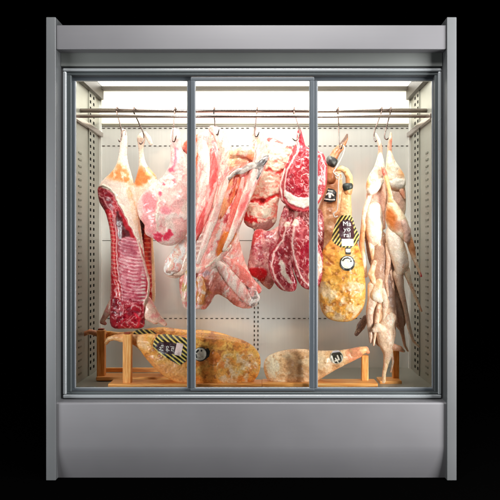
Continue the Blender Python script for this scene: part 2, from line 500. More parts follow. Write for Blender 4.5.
# frame rings
def ring(x0, x1, y0, y1, wl, wr, wt, wb, Y0, Y1):
    m = MB()
    m.pbox(x0, x1, y0, y0 + wt, Y0, Y1); m.pbox(x0, x1, y1 - wb, y1, Y0, Y1)
    m.pbox(x0, x0 + wl, y0 + wt + .05, y1 - wb - .05, Y0, Y1); m.pbox(x1 - wr, x1, y0 + wt + .05, y1 - wb - .05, Y0, Y1)
    return m
part(ring(60.6, 444.0, 66.6, 401.0, 2.6, 3.0, 1.6, 4.5, 0.118, 0.16), 'frame_recess', 'gasket', 0)
fr = part(ring(62.6, 441.6, 68, 398.4, 3.6, 3.4, 3.2, 3.6, 0.098, 0.15), 'frame_moulding', 'trimlight', 0.006, seg=4)
part(ring(66.6, 437.8, 71.6, 394.4, 4.6, 3.2, 3.4, 2.4, 0.112, 0.155), 'inner_frame', 'trimdark', 0.003)
part(ring(70.6, 435.2, 75.2, 392.4, 1.2, 1.4, 1.2, 1.0, 0.126, 0.157), 'door_gasket', 'gasket', 0)
# sliding doors
def door(x0, x1, Y0, wl, wr, label):
    fm = part(ring(x0, x1, 77.0, 391.0, wl, wr, 3.4, 2.6, Y0, Y0 + 0.022), 'door', 'stile', 0.0022)
    tag(fm, label)
    mb = ring(x0 + wl, x1 - wr, 80.3, 388.5, 0.8, 0.8, 0.7, 1.2, Y0 + 0.004, Y0 + 0.018)
    mb.build('lit_edge_bead', M['trimlight'], fm, bevel=0.0008)  # bright bead standing in for the lit edge of the glass
    g = MB(); g.pbox(x0 + wl - .3, x1 - wr + .3, 80, 388.9, Y0 + 0.0095, Y0 + 0.0125)
    g.build('glass', M['glass'], fm)
    return fm
door(72.4, 191.6, 0.142, 2.6, 3.8, None)
door(190.6, 314.2, 0.116, 4.2, 4.2, None)
door(313.4, 433.8, 0.142, 3.6, 1.2, None)
# base panel, its toe curved inward to put shade into the lower band
prof = []
Yb = 0.02
zt = P(0, 402.2, Yb)[2]; zc = P(0, 446, Yb)[2]; zb = P(0, 479.4, Yb)[2]
prof = [(0.16, zt), (Yb + 0.012, zt)]
for i in range(6):
    a = math.radians(90 - i * 18); prof.append((Yb + 0.012 - 0.012 * math.cos(a), zt - 0.012 + 0.012 * math.sin(a)))
for i in range(13):
    t = i / 12; prof.append((Yb + 0.034 * t ** 1.6, zc + (zb - zc) * t))
prof.append((0.16, zb))
xa = P(56.4, 0, Yb)[0]; xb = P(446.4, 0, Yb)[0]
m = MB(); m.prism_x(prof[::-1], xa, xb)
bp = m.build('base_panel', M['panel'], cab, bevel=0); 
bp.data.polygons.foreach_set('use_smooth', [True] * len(bp.data.polygons))
try:
    bp.data.set_sharp_from_angle(angle=math.radians(35))
except Exception: pass
m = MB(); m.pbox(59.6, 444.4, 398.6, 402.4, 0.125, 0.17); part(m, 'base_lip', 'trimdark', 0.001)
# interior box
zf = P(0, 388.8, 0.13)[2] - 0.006; zc_ = P(0, 84, 0.8)[2]
m = MB(); m.box(XL - 0.05, XR + 0.05, YB, YB + 0.04, zf - 0.1, zc_ + 0.1); m.mark(); wall = m
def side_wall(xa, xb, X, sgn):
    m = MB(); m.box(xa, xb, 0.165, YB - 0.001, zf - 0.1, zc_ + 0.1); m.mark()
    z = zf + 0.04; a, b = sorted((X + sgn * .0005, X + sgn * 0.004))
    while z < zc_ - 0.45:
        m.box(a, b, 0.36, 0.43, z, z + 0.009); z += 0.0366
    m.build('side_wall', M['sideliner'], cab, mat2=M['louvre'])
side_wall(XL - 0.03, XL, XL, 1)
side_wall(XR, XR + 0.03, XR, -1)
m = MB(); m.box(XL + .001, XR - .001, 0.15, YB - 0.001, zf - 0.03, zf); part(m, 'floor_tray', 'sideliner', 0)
m = MB(); m.box(XL + .001, XR - .001, 0.17, YB - 0.001, zc_ + 0.02, zc_ + 0.05); part(m, 'ceiling_liner', 'liner', 0)
m = MB(); m.box(XL + .03, XR - .03, 0.19, YB - 0.08, zc_, zc_ + 0.018); part(m, 'ceiling_lamp', 'lamp', 0)
# unseen strip added behind the header to light the meat from the front
zl = P(0, 70, 0.19)[2]
m = MB(); v = [(XL + .03, 0.172, zl + .035), (XR - .03, 0.172, zl + .035), (XR - .03, 0.19, zl + .04), (XL + .03, 0.19, zl + .04),
               (XL + .03, 0.172, zl), (XR - .03, 0.172, zl), (XR - .03, 0.178, zl), (XL + .03, 0.178, zl)]
lf = mesh_obj('front_fill_strip', v, [(3, 2, 6, 7), (0, 3, 7, 4), (1, 5, 6, 2), (4, 7, 6, 5), (0, 4, 5, 1), (0, 1, 2, 3)], M['fill_front'], cab)
# lamp housing across the top of the back wall, and a glow panel added for its blown-out white
m = MB(); m.pbox(98, 412, 85.6, 89.6, 0.86, 0.945); part(m, 'lamp_housing', 'housing', 0.001)
m = MB(); m.pbox(101.5, 409, 90.2, 123.2, 0.91, 0.947); part(m, 'back_glow_panel', 'glow_back', 0.002)
# lower wall panel edge, seams, slots
m = MB(); m.pbox(100.6, 410, 123.8, 126, 0.935, 0.948); part(m, 'panel_edge', 'sideliner', 0.001)
def slots(pts, w, h, Y):
    for x, y in pts: wall.pbox(x - w / 2, x + w / 2, y - h / 2, y + h / 2, Y, Y + 0.003)
for y in (128.3, 146.0, 318.5):
    slots([(x, y) for x in np.arange(103.5, 409, 5.15) if not 251 < x < 261], 2.7, 0.95, YB - 0.0015)
slots([(x + 15.25, 240.5) for x in np.arange(101, 400, 31)], 30.9, 0.5, YB - 0.0013)
for x in (254.4, 258.0):
    slots([(x, y) for y in np.arange(87, 380, 4.6)], 1.1, 2.2, YB - 0.004)
bw = wall.build('back_wall', M['liner'], cab, mat2=M['slot'])
# corner posts and side uprights
for x0, x1 in ((98.6, 101.4), (408.8, 411.6)):
    m = MB(); m.pbox(x0, x1, 84, 385, YB - 0.03, YB - 0.002); part(m, 'corner_post', 'liner', 0.002)
for sgn, X in ((1, XL), (-1, XR)):
    z0 = zf; z1 = zc_
    m = MB(); xa, xb = sorted((X, X + sgn * 0.006))
    m.box(xa, xb, 0.61, 0.79, z0, z1); m.mark()
    xa, xb = sorted((X + sgn * 0.006, X + sgn * 0.0075))
    k = 0; z = z0 + 0.03
    while z < z1 - 0.03:
        for y in (0.645, 0.735): m.box(xa, xb, y - 0.014, y + 0.014, z, z + 0.0165)
        z += 0.0366
    m.build('slotted_upright', M['sideliner'], cab, mat2=M['hole'])
    # bracket for the rails
    zr = P(0, 123, 0.45)[2]
    m = MB(); xa, xb = sorted((X + sgn * .001, X + sgn * 0.022)); m.box(xa, xb, 0.2, 0.94, zr - 0.014, zr + 0.014)
    part(m, 'rail_bracket', 'rail', 0.003)
    # dark band standing in for the side wall shaded by the trim
    m = MB(); xa, xb = sorted((X + sgn * .001, X + sgn * 0.03)); m.box(xa, xb, 0.2, 0.93, zc_ - 0.075, zc_ - 0.004)
    part(m, 'shaded_wall_band', 'housing', 0.001)
# hanging rails
YR1, YR2 = 0.40, 0.315
zr1 = P(0, 110.6, YR1)[2]; zr2 = P(0, 116.2, YR2)[2]
for Y, z, r in ((YR1, zr1, 0.0118), (YR2, zr2, 0.0092)):
    MB().tube([(XL + .002, Y, z), (0, Y, z), (XR - .002, Y, z)], r, 20).build('hanging_rail', M['rail'], cab, smooth=True)

# ================================================================== HOOKS
def hook(top, bot, label, Ym=0.40, rail=1, tip=None, r=0.0037, extra=None):
    """S hook over a rail; top and bot are where it crosses the rail and enters the meat"""
    Yr = YR1 if rail == 1 else YR2; ry = 110.6 if rail == 1 else 116.2; rr = 2.6 if rail == 1 else 2.1
    tx = top
    s_ = U * S(Yr)
    c = np.array(P(tx, ry, Yr)); R = rr * s_ + r
    pts = []
    for a in (-60, -20, 20, 60, 90, 120, 150, 180, 200):
        q = math.radians(a)
        pts.append(c + np.array((0.002 * math.sin(q), math.cos(q) * R, math.sin(q) * R)))
    bx, by = bot
    mid = np.array(P((tx + bx) / 2, (ry + by) / 2, (Yr - 0.03 + Ym) / 2)); pts.append(mid)
    pts.append(np.array(P(bx, by, Ym - 0.03)))
    tp = tip or (bx - 3.5, by + 1.0)
    pts.append(np.array(P((bx + tp[0]) / 2, max(by, tp[1]) + 2.5, Ym - 0.045)))
    pts.append(np.array(P(tp[0], tp[1], Ym - 0.05)))
    m = MB(); sp = spline(pts, 5); rs = [r] * (len(sp) - 3) + [r * .8, r * .5, r * .15]
    m.tube(sp, rs, 8)
    o = m.build('meat_hook', M['hook'], None, smooth=True, base=tuple(c))
    return tag(o, label, 'hook', 'steel hooks over the hanging rails')
G = 'steel hooks'
hook(117, (122, 134), 'steel hook holding the leftmost carcass half', 0.34, tip=(118, 139))
hook(134, (144, 136), 'steel hook holding the second carcass half from the left', 0.45, tip=(138.5, 141.5))
hook(175, (172.4, 139), 'steel hook holding the white pork leg beside the left door stile', 0.33, tip=(176.5, 135))
hook(214, (215.5, 132), 'steel hook holding the pale lamb carcass beside the left door stile', 0.40, tip=(219.5, 128))
hook(257, (254.5, 134), 'steel hook through the knotted top of the grey folded lamb side', 0.32, tip=(259.5, 131))
hook(294, (300, 133), 'steel hook holding the ribeye joint', 0.34, tip=(292, 138))
hook(338, (339.6, 146), 'steel hook carrying the white cord of the hams', 0.37, tip=(343, 143))
hook(381.5, (374, 134), 'steel hook at the feet of the left hanging bird', 0.36, tip=(377, 139))
hook(390.5, (384.5, 136), 'steel hook at the feet of the right hanging bird', 0.40, tip=(389, 137))
#%%MEAT
# ================================================================== MEAT
RED = (178, 36, 52); DRED = (120, 18, 32); PINK = (226, 140, 145); CREAM = (248, 232, 205); FAT = (246, 226, 204); ORG = (222, 138, 72)

# ---- pork carcass half, front left
c1 = empty('carcass_half', P(122, 128, 0.36), 'split carcass half with red rib cage and spine, hung leftmost', 'carcass')
sh = [('p', [(121.5, 129), (126, 130.5), (127.3, 140), (127, 155), (129, 166), (133, 180), (136.5, 200), (140, 222), (143.4, 246), (145.5, 262), (149.8, 280), (149.5, 292),
             (147, 303), (144.5, 314), (143.5, 327), (128, 328.5), (111.5, 326.5), (110, 305), (110.5, 275), (110.8, 250), (110, 232), (106, 214), (99.8, 203), (97.6, 192), (98.8, 186),
             (104, 179), (111, 172.5), (116.5, 164), (119.5, 150), (120.5, 137)])]
rib = [(123, 238), (137, 240), (142, 256), (146, 272), (146.5, 286), (143.5, 302), (124, 304), (122, 290), (120, 265), (120.5, 248)]
ops = [
    ('poly', [(108, 176), (116, 166), (126, 166), (131, 178), (133, 186), (122, 182), (112, 180)], (208, 122, 60), {'soft': 3, 'a': .85}),
    ('mot', (214, 120, 60), None, {'sc': (4, 9), 'th': .55, 'a': .0}),
    # cut face of the ham end and the whole inside
    ('poly', [(97, 188), (104, 187), (112, 190), (118, 200), (124, 212), (131, 226), (138, 240), (142, 248), (148, 272), (148.5, 290), (144, 305), (141, 330), (109, 330), (108.8, 260), (108.6, 232), (104, 214), (96, 203)], (180, 44, 54), {'soft': .7, 'warp': .8, 'h': -1.6}),
    ('poly', [(98, 190), (105, 188), (112, 194), (115, 203), (112, 212), (105, 210), (99, 202)], (140, 20, 38), {'soft': 1}),
    ('vein', (226, 150, 150), None, {'sc': (4, 5), 'w': .05, 'a': .7, 'in': [(98, 188), (108, 188), (118, 202), (124, 214), (116, 216), (104, 212)]}),
    ('line', [(99, 196), (105, 199), (108, 206), (113, 214)], (232, 170, 165), 1.2),
    ('line', [(104, 187), (112, 189.5), (119, 200), (127, 215), (136, 233), (142.5, 248)], (250, 236, 216), (2.6, 1.6), {'soft': .8, 'h': .7}),
    # dark cavity
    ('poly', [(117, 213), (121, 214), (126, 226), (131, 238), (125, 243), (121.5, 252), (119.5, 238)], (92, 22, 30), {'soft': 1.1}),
    ('line', [(122, 218), (124, 232), (121, 250)], (120, 50, 50), .8, {'a': .5}),
    # spine
    ('line', [(108, 213), (112.2, 232), (113, 256), (115.5, 278), (120.5, 298), (124, 326)], (196, 30, 44), 6.5, {'soft': 1.2, 'h': .8}),
    ('line', [(110.5, 215), (113.8, 236), (114.6, 258), (117.2, 278), (122, 300)], (226, 70, 74), 2.6, {'soft': .7, 'h': .6}),
    ('bars', (248, 176, 160), None, {'ang': 8, 'sp': 4.0, 'duty': .3, 'edge': .2, 'a': .75, 'warp': .4, 'in': [(108.5, 216), (113, 214), (116.4, 236), (117.4, 258), (120, 278), (123.5, 296), (118.5, 297), (114, 278), (111.5, 256), (110.8, 236)]}),
    ('line', [(116, 216), (117.6, 236), (117.8, 256), (120.2, 276), (124, 292), (125.5, 310), (123, 326)], (250, 190, 186), (1.0, 1.3), {'soft': .5, 'h': .5, 'warp': 1}),
    ('line', [(110.6, 236), (110.9, 262), (110.6, 300), (112, 324)], (238, 196, 184), 1.4, {'warp': .3}),
    # ribs
    ('poly', rib, (214, 124, 136), {'soft': 1.3, 'h': -.4}), ('mot', (178, 60, 82), None, {'sc': (5, 4), 'th': .56, 'a': .7, 'in': rib}), ('mot', (238, 190, 192), None, {'sc': (7, 4), 'th': .58, 'a': .7, 'in': rib}),
    ('bars', (238, 186, 190), None, {'ang': 11, 'sp': 3.3, 'duty': .34, 'edge': .22, 'in': rib, 'h': .35, 'a': .85, 'warp': .7, 'bend': .012, 'x0': 132, 'breakup': 9}),
    ('bars', (168, 44, 68), None, {'ang': 11, 'sp': 3.3, 'ph': .45, 'duty': .14, 'edge': .2, 'in': rib, 'h': -.25, 'a': .7, 'warp': .7, 'bend': .012, 'x0': 132}),
    ('poly', [(124, 240), (133, 240), (137, 256), (127, 256), (122, 250)], (170, 96, 110), {'soft': 2.5, 'a': .55}),
    # breast edge
    ('line', [(138, 240), (142, 254), (146.3, 270), (149, 282), (148.4, 294), (145, 306), (143.5, 318)], (250, 222, 204), (1.5, 1.3), {'soft': .6, 'h': .5, 'warp': .4}),
    ('bars', (252, 226, 218), None, {'ang': 0, 'sp': 3.6, 'duty': .42, 'in': [(142.2, 274), (144.8, 274), (146, 300), (143, 304)], 'warp': .3}),
    # shoulder and neck meat
    ('poly', [(111, 300), (122, 301), (144, 303), (143, 328), (110, 328)], (178, 34, 54), {'soft': 2, 'a': .8}),
    ('vein', (240, 176, 176), None, {'sc': (6, 4), 'w': .055, 'a': .85, 'ang': -30, 'in': [(110, 264), (118, 268), (124, 298), (144, 304), (143, 328), (111, 328)]}),
    ('mot', (120, 14, 34), None, {'sc': (5, 4), 'th': .58, 'a': .7, 'in': [(110, 298), (144, 304), (143, 328), (111, 328)], 'h': -.6}),
    ('vein', (250, 200, 190), None, {'sc': (3, 9), 'w': .04, 'a': .6, 'in': [(110, 240), (113, 240), (114, 300), (111, 310)]}),
    ('line', [(136, 314), (141, 318), (138, 326)], (232, 60, 80), 2.2),
    # skin creases
    ('line', [(125, 166), (130, 185), (136, 208), (141, 236)], (226, 150, 90), 1.4, {'a': .7, 'soft': 1.2}),
    ('line', [(121, 152), (125, 151.4)], (190, 150, 110), .7, {'a': .8}),
    ('line', [(128, 186), (133, 206), (138, 228)], (244, 180, 120), 2.5, {'a': .5, 'soft': 2}),
    ('mot', (255, 240, 228), None, {'sc': (4, 8), 'th': .55, 'a': .5, 'in': [(112, 172), (127, 130), (134, 190), (140, 235), (128, 215), (116, 186)]}),
]
piece('carcass_body', sh, 0.36, 0.62, (244, 218, 202), ops, parent=c1, step=0.5, lump=.5, cap=11)
piece('foreleg', [('c', [(114, 303, 5.5), (107, 313, 3.4), (103.5, 319, 2.4), (102.2, 322, 2.4), (105, 323.5, 1.8)])], 0.37, 0.9, (238, 196, 176), [('mot', (226, 150, 140), None, {'sc': (4, 4)})], parent=c1)
piece('foreleg', [('c', [(146, 302, 6), (151, 310, 5.6), (157, 318, 4.2), (162.5, 322, 2.8), (164.8, 324, 2.2)]), ('c', [(146, 314, 5), (155, 321, 3.4)])], 0.375, 0.9, (238, 198, 180),
      [('mot', (228, 156, 150), None, {'sc': (5, 5)}), ('line', [(148, 318), (156, 322), (163, 325)], (250, 226, 206), 1.2)], parent=c1)
MB().tube([P(122.5, 134, .345), P(121.8, 131, .342), P(124, 129.4, .35), P(126, 131.5, .355), P(125.4, 134.5, .345)], .0028, 8).build('shank_tendon', M['cord'], c1, smooth=True)

# ---- second carcass half behind
c2 = empty('carcass_half', P(142, 130, 0.5), 'second carcass half from the left, mostly hidden, with golden skinned leg', 'carcass')
sh = [('p', [(139, 134), (143, 132.5), (145.4, 138), (143.4, 150), (146, 163), (151, 170), (156, 176), (158, 188), (157, 215), (153, 236), (154, 255), (155.4, 275), (155, 300), (150, 312),
             (140, 310), (132, 290), (130, 240), (130, 205), (132, 190), (136.5, 176), (139, 163), (138.5, 148), (137, 139)])]
ops = [('poly', [(134, 180), (140, 168), (147, 168), (152, 178), (146, 184), (138, 186)], (206, 116, 54), {'soft': 2.5, 'a': .85}),
       ('line', [(146, 160), (150, 168), (157, 178)], (206, 112, 44), 2.2, {'a': .8}),
       ('ell', (150, 173, 2.6, 3, 20), (255, 232, 150), {'a': .7, 'soft': 1.6}),  # yellow highlight painted into the skin colour
       ('poly', [(138, 214), (152, 216), (152, 300), (134, 300)], (176, 40, 44), {'soft': 1}),
       ('poly', [(138, 216), (144, 218), (143, 240), (137, 232)], (70, 16, 22), {'soft': 1, 'h': -2}),
       ('line', [(147, 234), (148, 260), (149.6, 290)], (222, 78, 60), 4),
       ('bars', (248, 160, 130), None, {'ang': 0, 'sp': 4.4, 'duty': .3, 'in': [(145, 232), (150, 232), (152, 290), (148, 290)], 'warp': .3}),
       ('line', [(152.4, 236), (153.3, 260), (154, 300)], (244, 206, 160), 2.2, {'warp': .3})]
piece('carcass_body', sh, 0.5, 0.55, (244, 216, 198), ops, parent=c2, step=.6, lump=.5, cap=11)
piece('tendon', [('c', [(145, 133, 1.6), (148.5, 138, 2.4), (151, 143.5, 1.8)])], .5, .9, (250, 236, 220), [('mot', (240, 200, 190), None, {})], parent=c2)

# ---- pork leg with white fat
sh = [('p', [(171.5, 129.5), (175, 128), (179, 130), (181, 136), (182, 148), (186, 158), (189, 172), (190, 195), (190, 222), (187, 233), (182, 240), (173, 245.5), (162, 244.5), (154, 239),
             (145.5, 234), (144.5, 225), (139, 217), (137, 206), (140, 197), (147, 189), (157, 181), (164, 175), (169, 166), (171, 155), (170, 141)])]
ops = [('mot', (232, 168, 164), None, {'sc': (9, 14), 'th': .52, 'a': .7, 'sw': .14}),
       ('mot', (255, 236, 228), None, {'sc': (7, 8), 'th': .6, 'a': .8, 'h': .4, 'sw': .12}),
       ('poly', [(144, 196), (152, 195), (158, 202), (158, 212), (150, 214), (144, 208)], (232, 142, 146), {'soft': 2, 'h': -.8}),
       ('line', [(160, 190), (160, 205), (157, 222), (158, 234)], (255, 244, 226), 2.6, {'soft': 1.6, 'h': 1}),
       ('poly', [(144, 214), (155, 216), (157, 232), (150, 234), (144, 226)], (240, 164, 164), {'soft': 2}),
       ('ell', (172, 171, 5, 4.4, -30), (222, 74, 98), {'soft': 2, 'warp': 5, 'breakup': 5, 'a': .9}),
       ('ell', (169.5, 183.5, 7, 3, -25), (220, 72, 92), {'soft': 2, 'warp': 5, 'breakup': 5, 'a': .9}),
       ('ell', (170.5, 178.5, 4, 2.6, 0), (255, 240, 226), {'soft': 1.2, 'h': .8}),
       ('ell', (161, 194.5, 1.8, 2.6, 0), (226, 110, 130), {}),
       ('ell', (167, 211, 5.2, 4.2, 20), (236, 150, 158), {'soft': 2}),
       ('ell', (179, 203, 5, 9, 10), (240, 178, 176), {'soft': 2, 'a': .6}),
       ('line', [(176, 150), (177, 160), (173, 168)], (226, 110, 130), 2.6, {'a': .8, 'soft': 1.2}),
       ('line', [(172, 152), (172, 164)], (236, 150, 156), 1.6, {'a': .7}),
       ('ell', (159, 237.5, 5.6, 2.8, 15), (218, 64, 90), {'soft': 1.6, 'warp': 5}), ('ell', (167.5, 236, 4, 3.4, -30), (218, 64, 90), {'soft': 1.6, 'warp': 5}),
       ('line', [(163, 238), (164, 244)], (250, 220, 210), 1.4),
       ('vein', (214, 96, 110), None, {'sc': (14, 16), 'w': .014, 'a': .4})]
pl, _ = piece('pork_leg', sh, 0.34, 0.62, (246, 218, 206), ops, step=.5, lump=.8, lsc=10, cap=17)
tag(pl, 'creamy white pork leg with pink patches hung just left of the door stile', 'pork leg')

# ---- pale lamb carcass behind the left stile
sh = [('p', [(206, 131), (213, 126), (221, 128.5), (228, 137), (232, 148), (237, 160), (240, 180), (234, 205), (225, 228), (218, 246), (213, 262), (205, 270), (193, 274.5), (180, 277.5), (169, 277), (164, 271),
             (166, 262), (174, 251), (184, 240), (190, 225), (194, 208), (195, 185), (194, 168), (188, 156), (182.5, 150), (182, 145), (190, 138), (198, 134)])]
ops = [('poly', [(180, 138), (198, 132), (200, 142), (196, 176), (190, 176), (188, 154)], (206, 96, 52), {'soft': 1.5}),
       ('mot', (120, 36, 22), None, {'sc': (4, 5), 'th': .52, 'a': .8, 'in': [(180, 140), (200, 132), (198, 158), (186, 158)]}),
       ('mot', (255, 240, 230), None, {'sc': (4, 22), 'ang': 12, 'th': .5, 'a': .85, 'h': .4}),
       ('vein', (220, 110, 120), None, {'sc': (6, 40), 'ang': 14, 'w': .03, 'a': .6, 'h': -.3}),
       ('mot', (232, 140, 142), None, {'sc': (4, 24), 'ang': 12, 'th': .57, 'a': .55, 'h': -.3}),
       ('line', [(204, 144), (208, 158), (216, 172)], (226, 190, 150), 1.4, {'a': .7}),
       ('line', [(201, 148), (206, 166), (214, 182)], (224, 124, 116), 1.8, {'a': .8}),
       ('line', [(216, 140), (222, 156), (226, 172)], (244, 186, 180), 2, {'a': .7}),
       ('line', [(214, 170), (209, 190), (203, 215), (196, 234)], (214, 88, 102), 1.5, {'a': .8}),
       ('line', [(219, 180), (212, 205), (203, 228)], (222, 104, 110), 1.8, {'a': .8}),
       ('poly', [(197, 236), (216, 234), (214, 258), (206, 266), (198, 266)], (206, 168, 160), {'soft': 1.6}),
       ('bars', (238, 216, 206), None, {'ang': -3, 'sp': 5.2, 'duty': .45, 'in': [(197, 236), (216, 234), (214, 258), (206, 266), (198, 266)], 'h': .7}),
       ('poly', [(164, 262), (180, 245), (190, 240), (192, 262), (188, 276), (168, 277)], (226, 206, 190), {'soft': 2}),
       ('mot', (250, 246, 240), None, {'sc': (4, 5), 'th': .55, 'a': .8, 'in': [(166, 260), (185, 244), (190, 266), (172, 274)]}),
       ('mot', (200, 150, 130), None, {'sc': (4, 4), 'th': .62, 'a': .6, 'in': [(166, 260), (185, 244), (190, 266), (172, 274)]}),
       ('line', [(165, 273), (176, 276), (190, 275), (200, 272)], (158, 128, 118), 1.6, {'a': .8, 'warp': .3})]
la = empty('lamb_carcass', P(213, 126, .42), 'long pale pink lamb carcass hung behind the left door stile', 'carcass')
piece('lamb_flank', sh, 0.42, 0.6, (232, 160, 146), ops, parent=la, step=.5, lump=1.3, lsc=7, la=14, ls=4, cap=14, rough_edge=.5)
STR = [('mot', (222, 112, 108), None, {'sc': (3, 16), 'ang': 16, 'th': .55, 'a': .65, 'h': -.2, 'sw': .1}), ('mot', (255, 234, 222), None, {'sc': (4, 22), 'ang': 16, 'th': .5, 'a': .55, 'sw': .1}),
       ('vein', (196, 76, 78), None, {'sc': (8, 30), 'ang': 16, 'w': .018, 'a': .5})]
def strip(name, par, pts, Y, base, k=.55, extra=(), sm=2, stp=.5, lp=.5):
    piece(name, [('c', pts)], Y, k, base, STR + list(extra), parent=par, step=stp, lump=lp, lsc=5, la=18, ls=3, sm=sm)
strip('belly_strip', la, [(201, 137, 3.75), (203, 150, 5.75), (207, 168, 7.00), (206, 190, 7.50), (201, 212, 6.75), (195, 232, 5.00), (188, 250, 3.25)], .375, (255, 234, 220))
strip('shank', la, [(212, 129, 3.50), (217, 132, 4.50), (222, 142, 5.50), (226, 156, 6.75), (226, 172, 7.00), (220, 188, 6.00), (213, 204, 4.50)], .375, (252, 224, 208),
      extra=[('ell', (220, 146, 2, 7, -18), (240, 170, 150), {'soft': 1.4, 'a': .8})])
strip('loin_strip', la, [(212, 150, 2.08), (214, 166, 3.90), (213, 186, 4.68), (207, 208, 4.68), (199, 230, 3.38), (192, 244, 1.82)], .362, (206, 84, 82))
strip('hind_leg', la, [(186, 240, 5), (181, 252, 8), (174, 264, 9.4), (170, 269, 6.4)], .39, (232, 202, 184), extra=[('ell', (170, 273, 9, 3.2, 10), (150, 122, 112), {'soft': 1.5, 'a': .8}), ('mot', (250, 248, 244), None, {'sc': (4, 5), 'th': .5})])

# ---- folded lamb side with grey edge and orange meat
sh = [('p', [(253.5, 129.5), (257, 127.5), (260.5, 130), (262.5, 142), (264, 150), (268.4, 157), (265.5, 167), (259, 181), (252, 197), (245.5, 213), (239, 232), (241.8, 250), (247.5, 267), (254.5, 280), (262, 288), (257.5, 296), (257.5, 304),
             (249, 308.5), (236, 306), (226, 298), (216, 294.5), (210.5, 303), (205, 309), (196, 309), (186, 309), (181.5, 300), (179.6, 279), (190, 271), (199, 256), (205, 236), (212, 218), (218, 200), (222, 184), (225, 168), (230, 152), (239, 148.5), (250, 145)])]
ops = [('mot', (238, 180, 172), None, {'sc': (5, 16), 'ang': 22, 'th': .54, 'a': .6}),
       ('mot', (255, 238, 226), None, {'sc': (4, 16), 'ang': 24, 'th': .56, 'a': .8, 'h': .4}),
       ('vein', (208, 84, 90), None, {'sc': (9, 30), 'ang': 26, 'w': .02, 'a': .5, 'h': -.3}),
       ('poly', [(228, 152), (246, 146), (262, 150), (262, 158), (248, 162), (232, 168)], (240, 196, 150), {'soft': 2, 'a': .8}),
       ('mot', (228, 120, 96), None, {'sc': (7, 3), 'ang': -15, 'th': .5, 'a': .8, 'in': [(228, 156), (246, 150), (258, 156), (246, 166), (232, 170)]}),
       ('ell', (248, 152, 5, 3, 0), (250, 214, 150), {'soft': 1.5}),
       ('poly', [(228, 178), (238, 171), (241, 184), (234, 198), (224, 212), (220, 208), (223, 194)], (208, 92, 54), {'soft': 1.2, 'h': -1}),
       ('vein', (246, 190, 150), None, {'sc': (3, 12), 'ang': 24, 'w': .04, 'a': .7, 'in': [(228, 178), (238, 171), (241, 184), (234, 198), (224, 212)]}),
       ('mot', (150, 44, 36), None, {'sc': (3, 8), 'ang': 24, 'th': .6, 'a': .7, 'in': [(228, 178), (238, 171), (241, 184), (234, 198), (224, 212)]}),
       ('line', [(256, 170), (250, 186), (243, 206), (236, 226), (228, 242)], (250, 240, 222), 4, {'soft': 1.5, 'h': 1.0}),
       ('line', [(244, 176), (240, 196), (233, 214), (228, 232)], (224, 100, 104), 3, {'a': .8, 'soft': 1.4}),
       ('mot', (206, 60, 66), None, {'sc': (3, 6), 'th': .56, 'a': .8, 'in': [(230, 200), (244, 196), (238, 230), (222, 236)]}),
       ('poly', [(220, 240), (230, 226), (236, 232), (230, 246), (221, 257), (217, 254)], (238, 132, 62), {'soft': 1.4}),
       ('ell', (205, 272, 4.2, 3.0, 20), (160, 146, 156), {'soft': 2.4, 'warp': 4, 'a': .8}),
       ('line', [(196, 268), (206, 266), (214, 262), (222, 256), (229, 247)], (250, 236, 216), 2, {'h': 1}),
       ('line', [(223, 258), (234, 268), (244, 282), (256, 292)], (226, 90, 84), 1.6),
       ('line', [(226, 255), (238, 264), (248, 276), (258, 286)], (240, 150, 130), 1.4),
       ('line', [(221, 262), (228, 276), (238, 290), (250, 300)], (214, 80, 80), 1.5, {'a': .8}),
       ('mot', (198, 130, 70), None, {'sc': (4, 4), 'th': .5, 'a': .8, 'in': [(190, 284), (208, 280), (212, 294), (204, 304), (194, 302)]}),
       ('mot', (220, 214, 210), None, {'sc': (6, 4), 'th': .5, 'a': .7, 'in': [(236, 284), (256, 284), (260, 300), (250, 308), (234, 304)]}),
       ('mot', (176, 90, 76), None, {'sc': (6, 6), 'th': .62, 'a': .7, 'in': [(180, 276), (262, 276), (262, 308), (180, 308)]})]
lb = empty('folded_lamb', P(257, 128, .33), 'folded lamb side with dark grey folded edge and orange meat in middle door', 'lamb side')
piece('lamb_flank', sh, 0.345, 0.42, (228, 150, 136), ops, parent=lb, step=.5, lump=1.6, lsc=6, la=24, ls=3.5, cap=11, rough_edge=.6)
strip('fat_band', lb, [(259, 133, 4.08), (259.6, 146, 5.04), (259, 160, 6.00), (254, 176, 5.52), (248, 192, 5.04), (242, 208, 4.56), (236, 224, 3.84), (230, 238, 2.88), (224, 250, 1.92)], .30, (255, 236, 220),
      extra=[('ell', (245, 204, 1.8, 13, 24), (216, 84, 84), {'soft': 1.5, 'a': .8}), ('ell', (259, 141, 2, 4, 0), (240, 190, 160), {})])
strip('cut_edge', lb, [(232, 153, 3.12), (240, 151, 4.80), (248, 152, 5.76), (254, 156, 5.04)], .305, (244, 206, 160), extra=[('mot', (226, 120, 84), None, {'sc': (9, 3), 'ang': -15, 'th': .5, 'a': .8})])
piece('folded_edge', [('p', [(268.4, 155), (268, 160), (262, 168), (257, 170), (251, 169.6), (243, 174), (236, 175), (229, 180.4), (228.6, 176), (236, 169), (243, 167.5), (250, 162.4), (257, 162), (262, 157.4)])], .29, .6, (172, 160, 150),
      [('ell', (263, 160, 8, 6, -30), (92, 88, 88), {'soft': 3}), ('mot', (226, 218, 214), None, {'sc': (9, 2), 'ang': -30, 'th': .52, 'a': .7}), ('mot', (110, 96, 96), None, {'sc': (8, 1.6), 'ang': -30, 'th': .6, 'a': .8})], parent=lb, lump=.3)
piece('dark_fold', [('c', [(264, 162, 1.4), (260, 170, 2.4), (257, 178, 1.6)])], .292, .8, (110, 104, 102), [('mot', (190, 180, 176), None, {'sc': (2, 8), 'ang': 24, 'th': .55})], parent=lb, lump=.2)
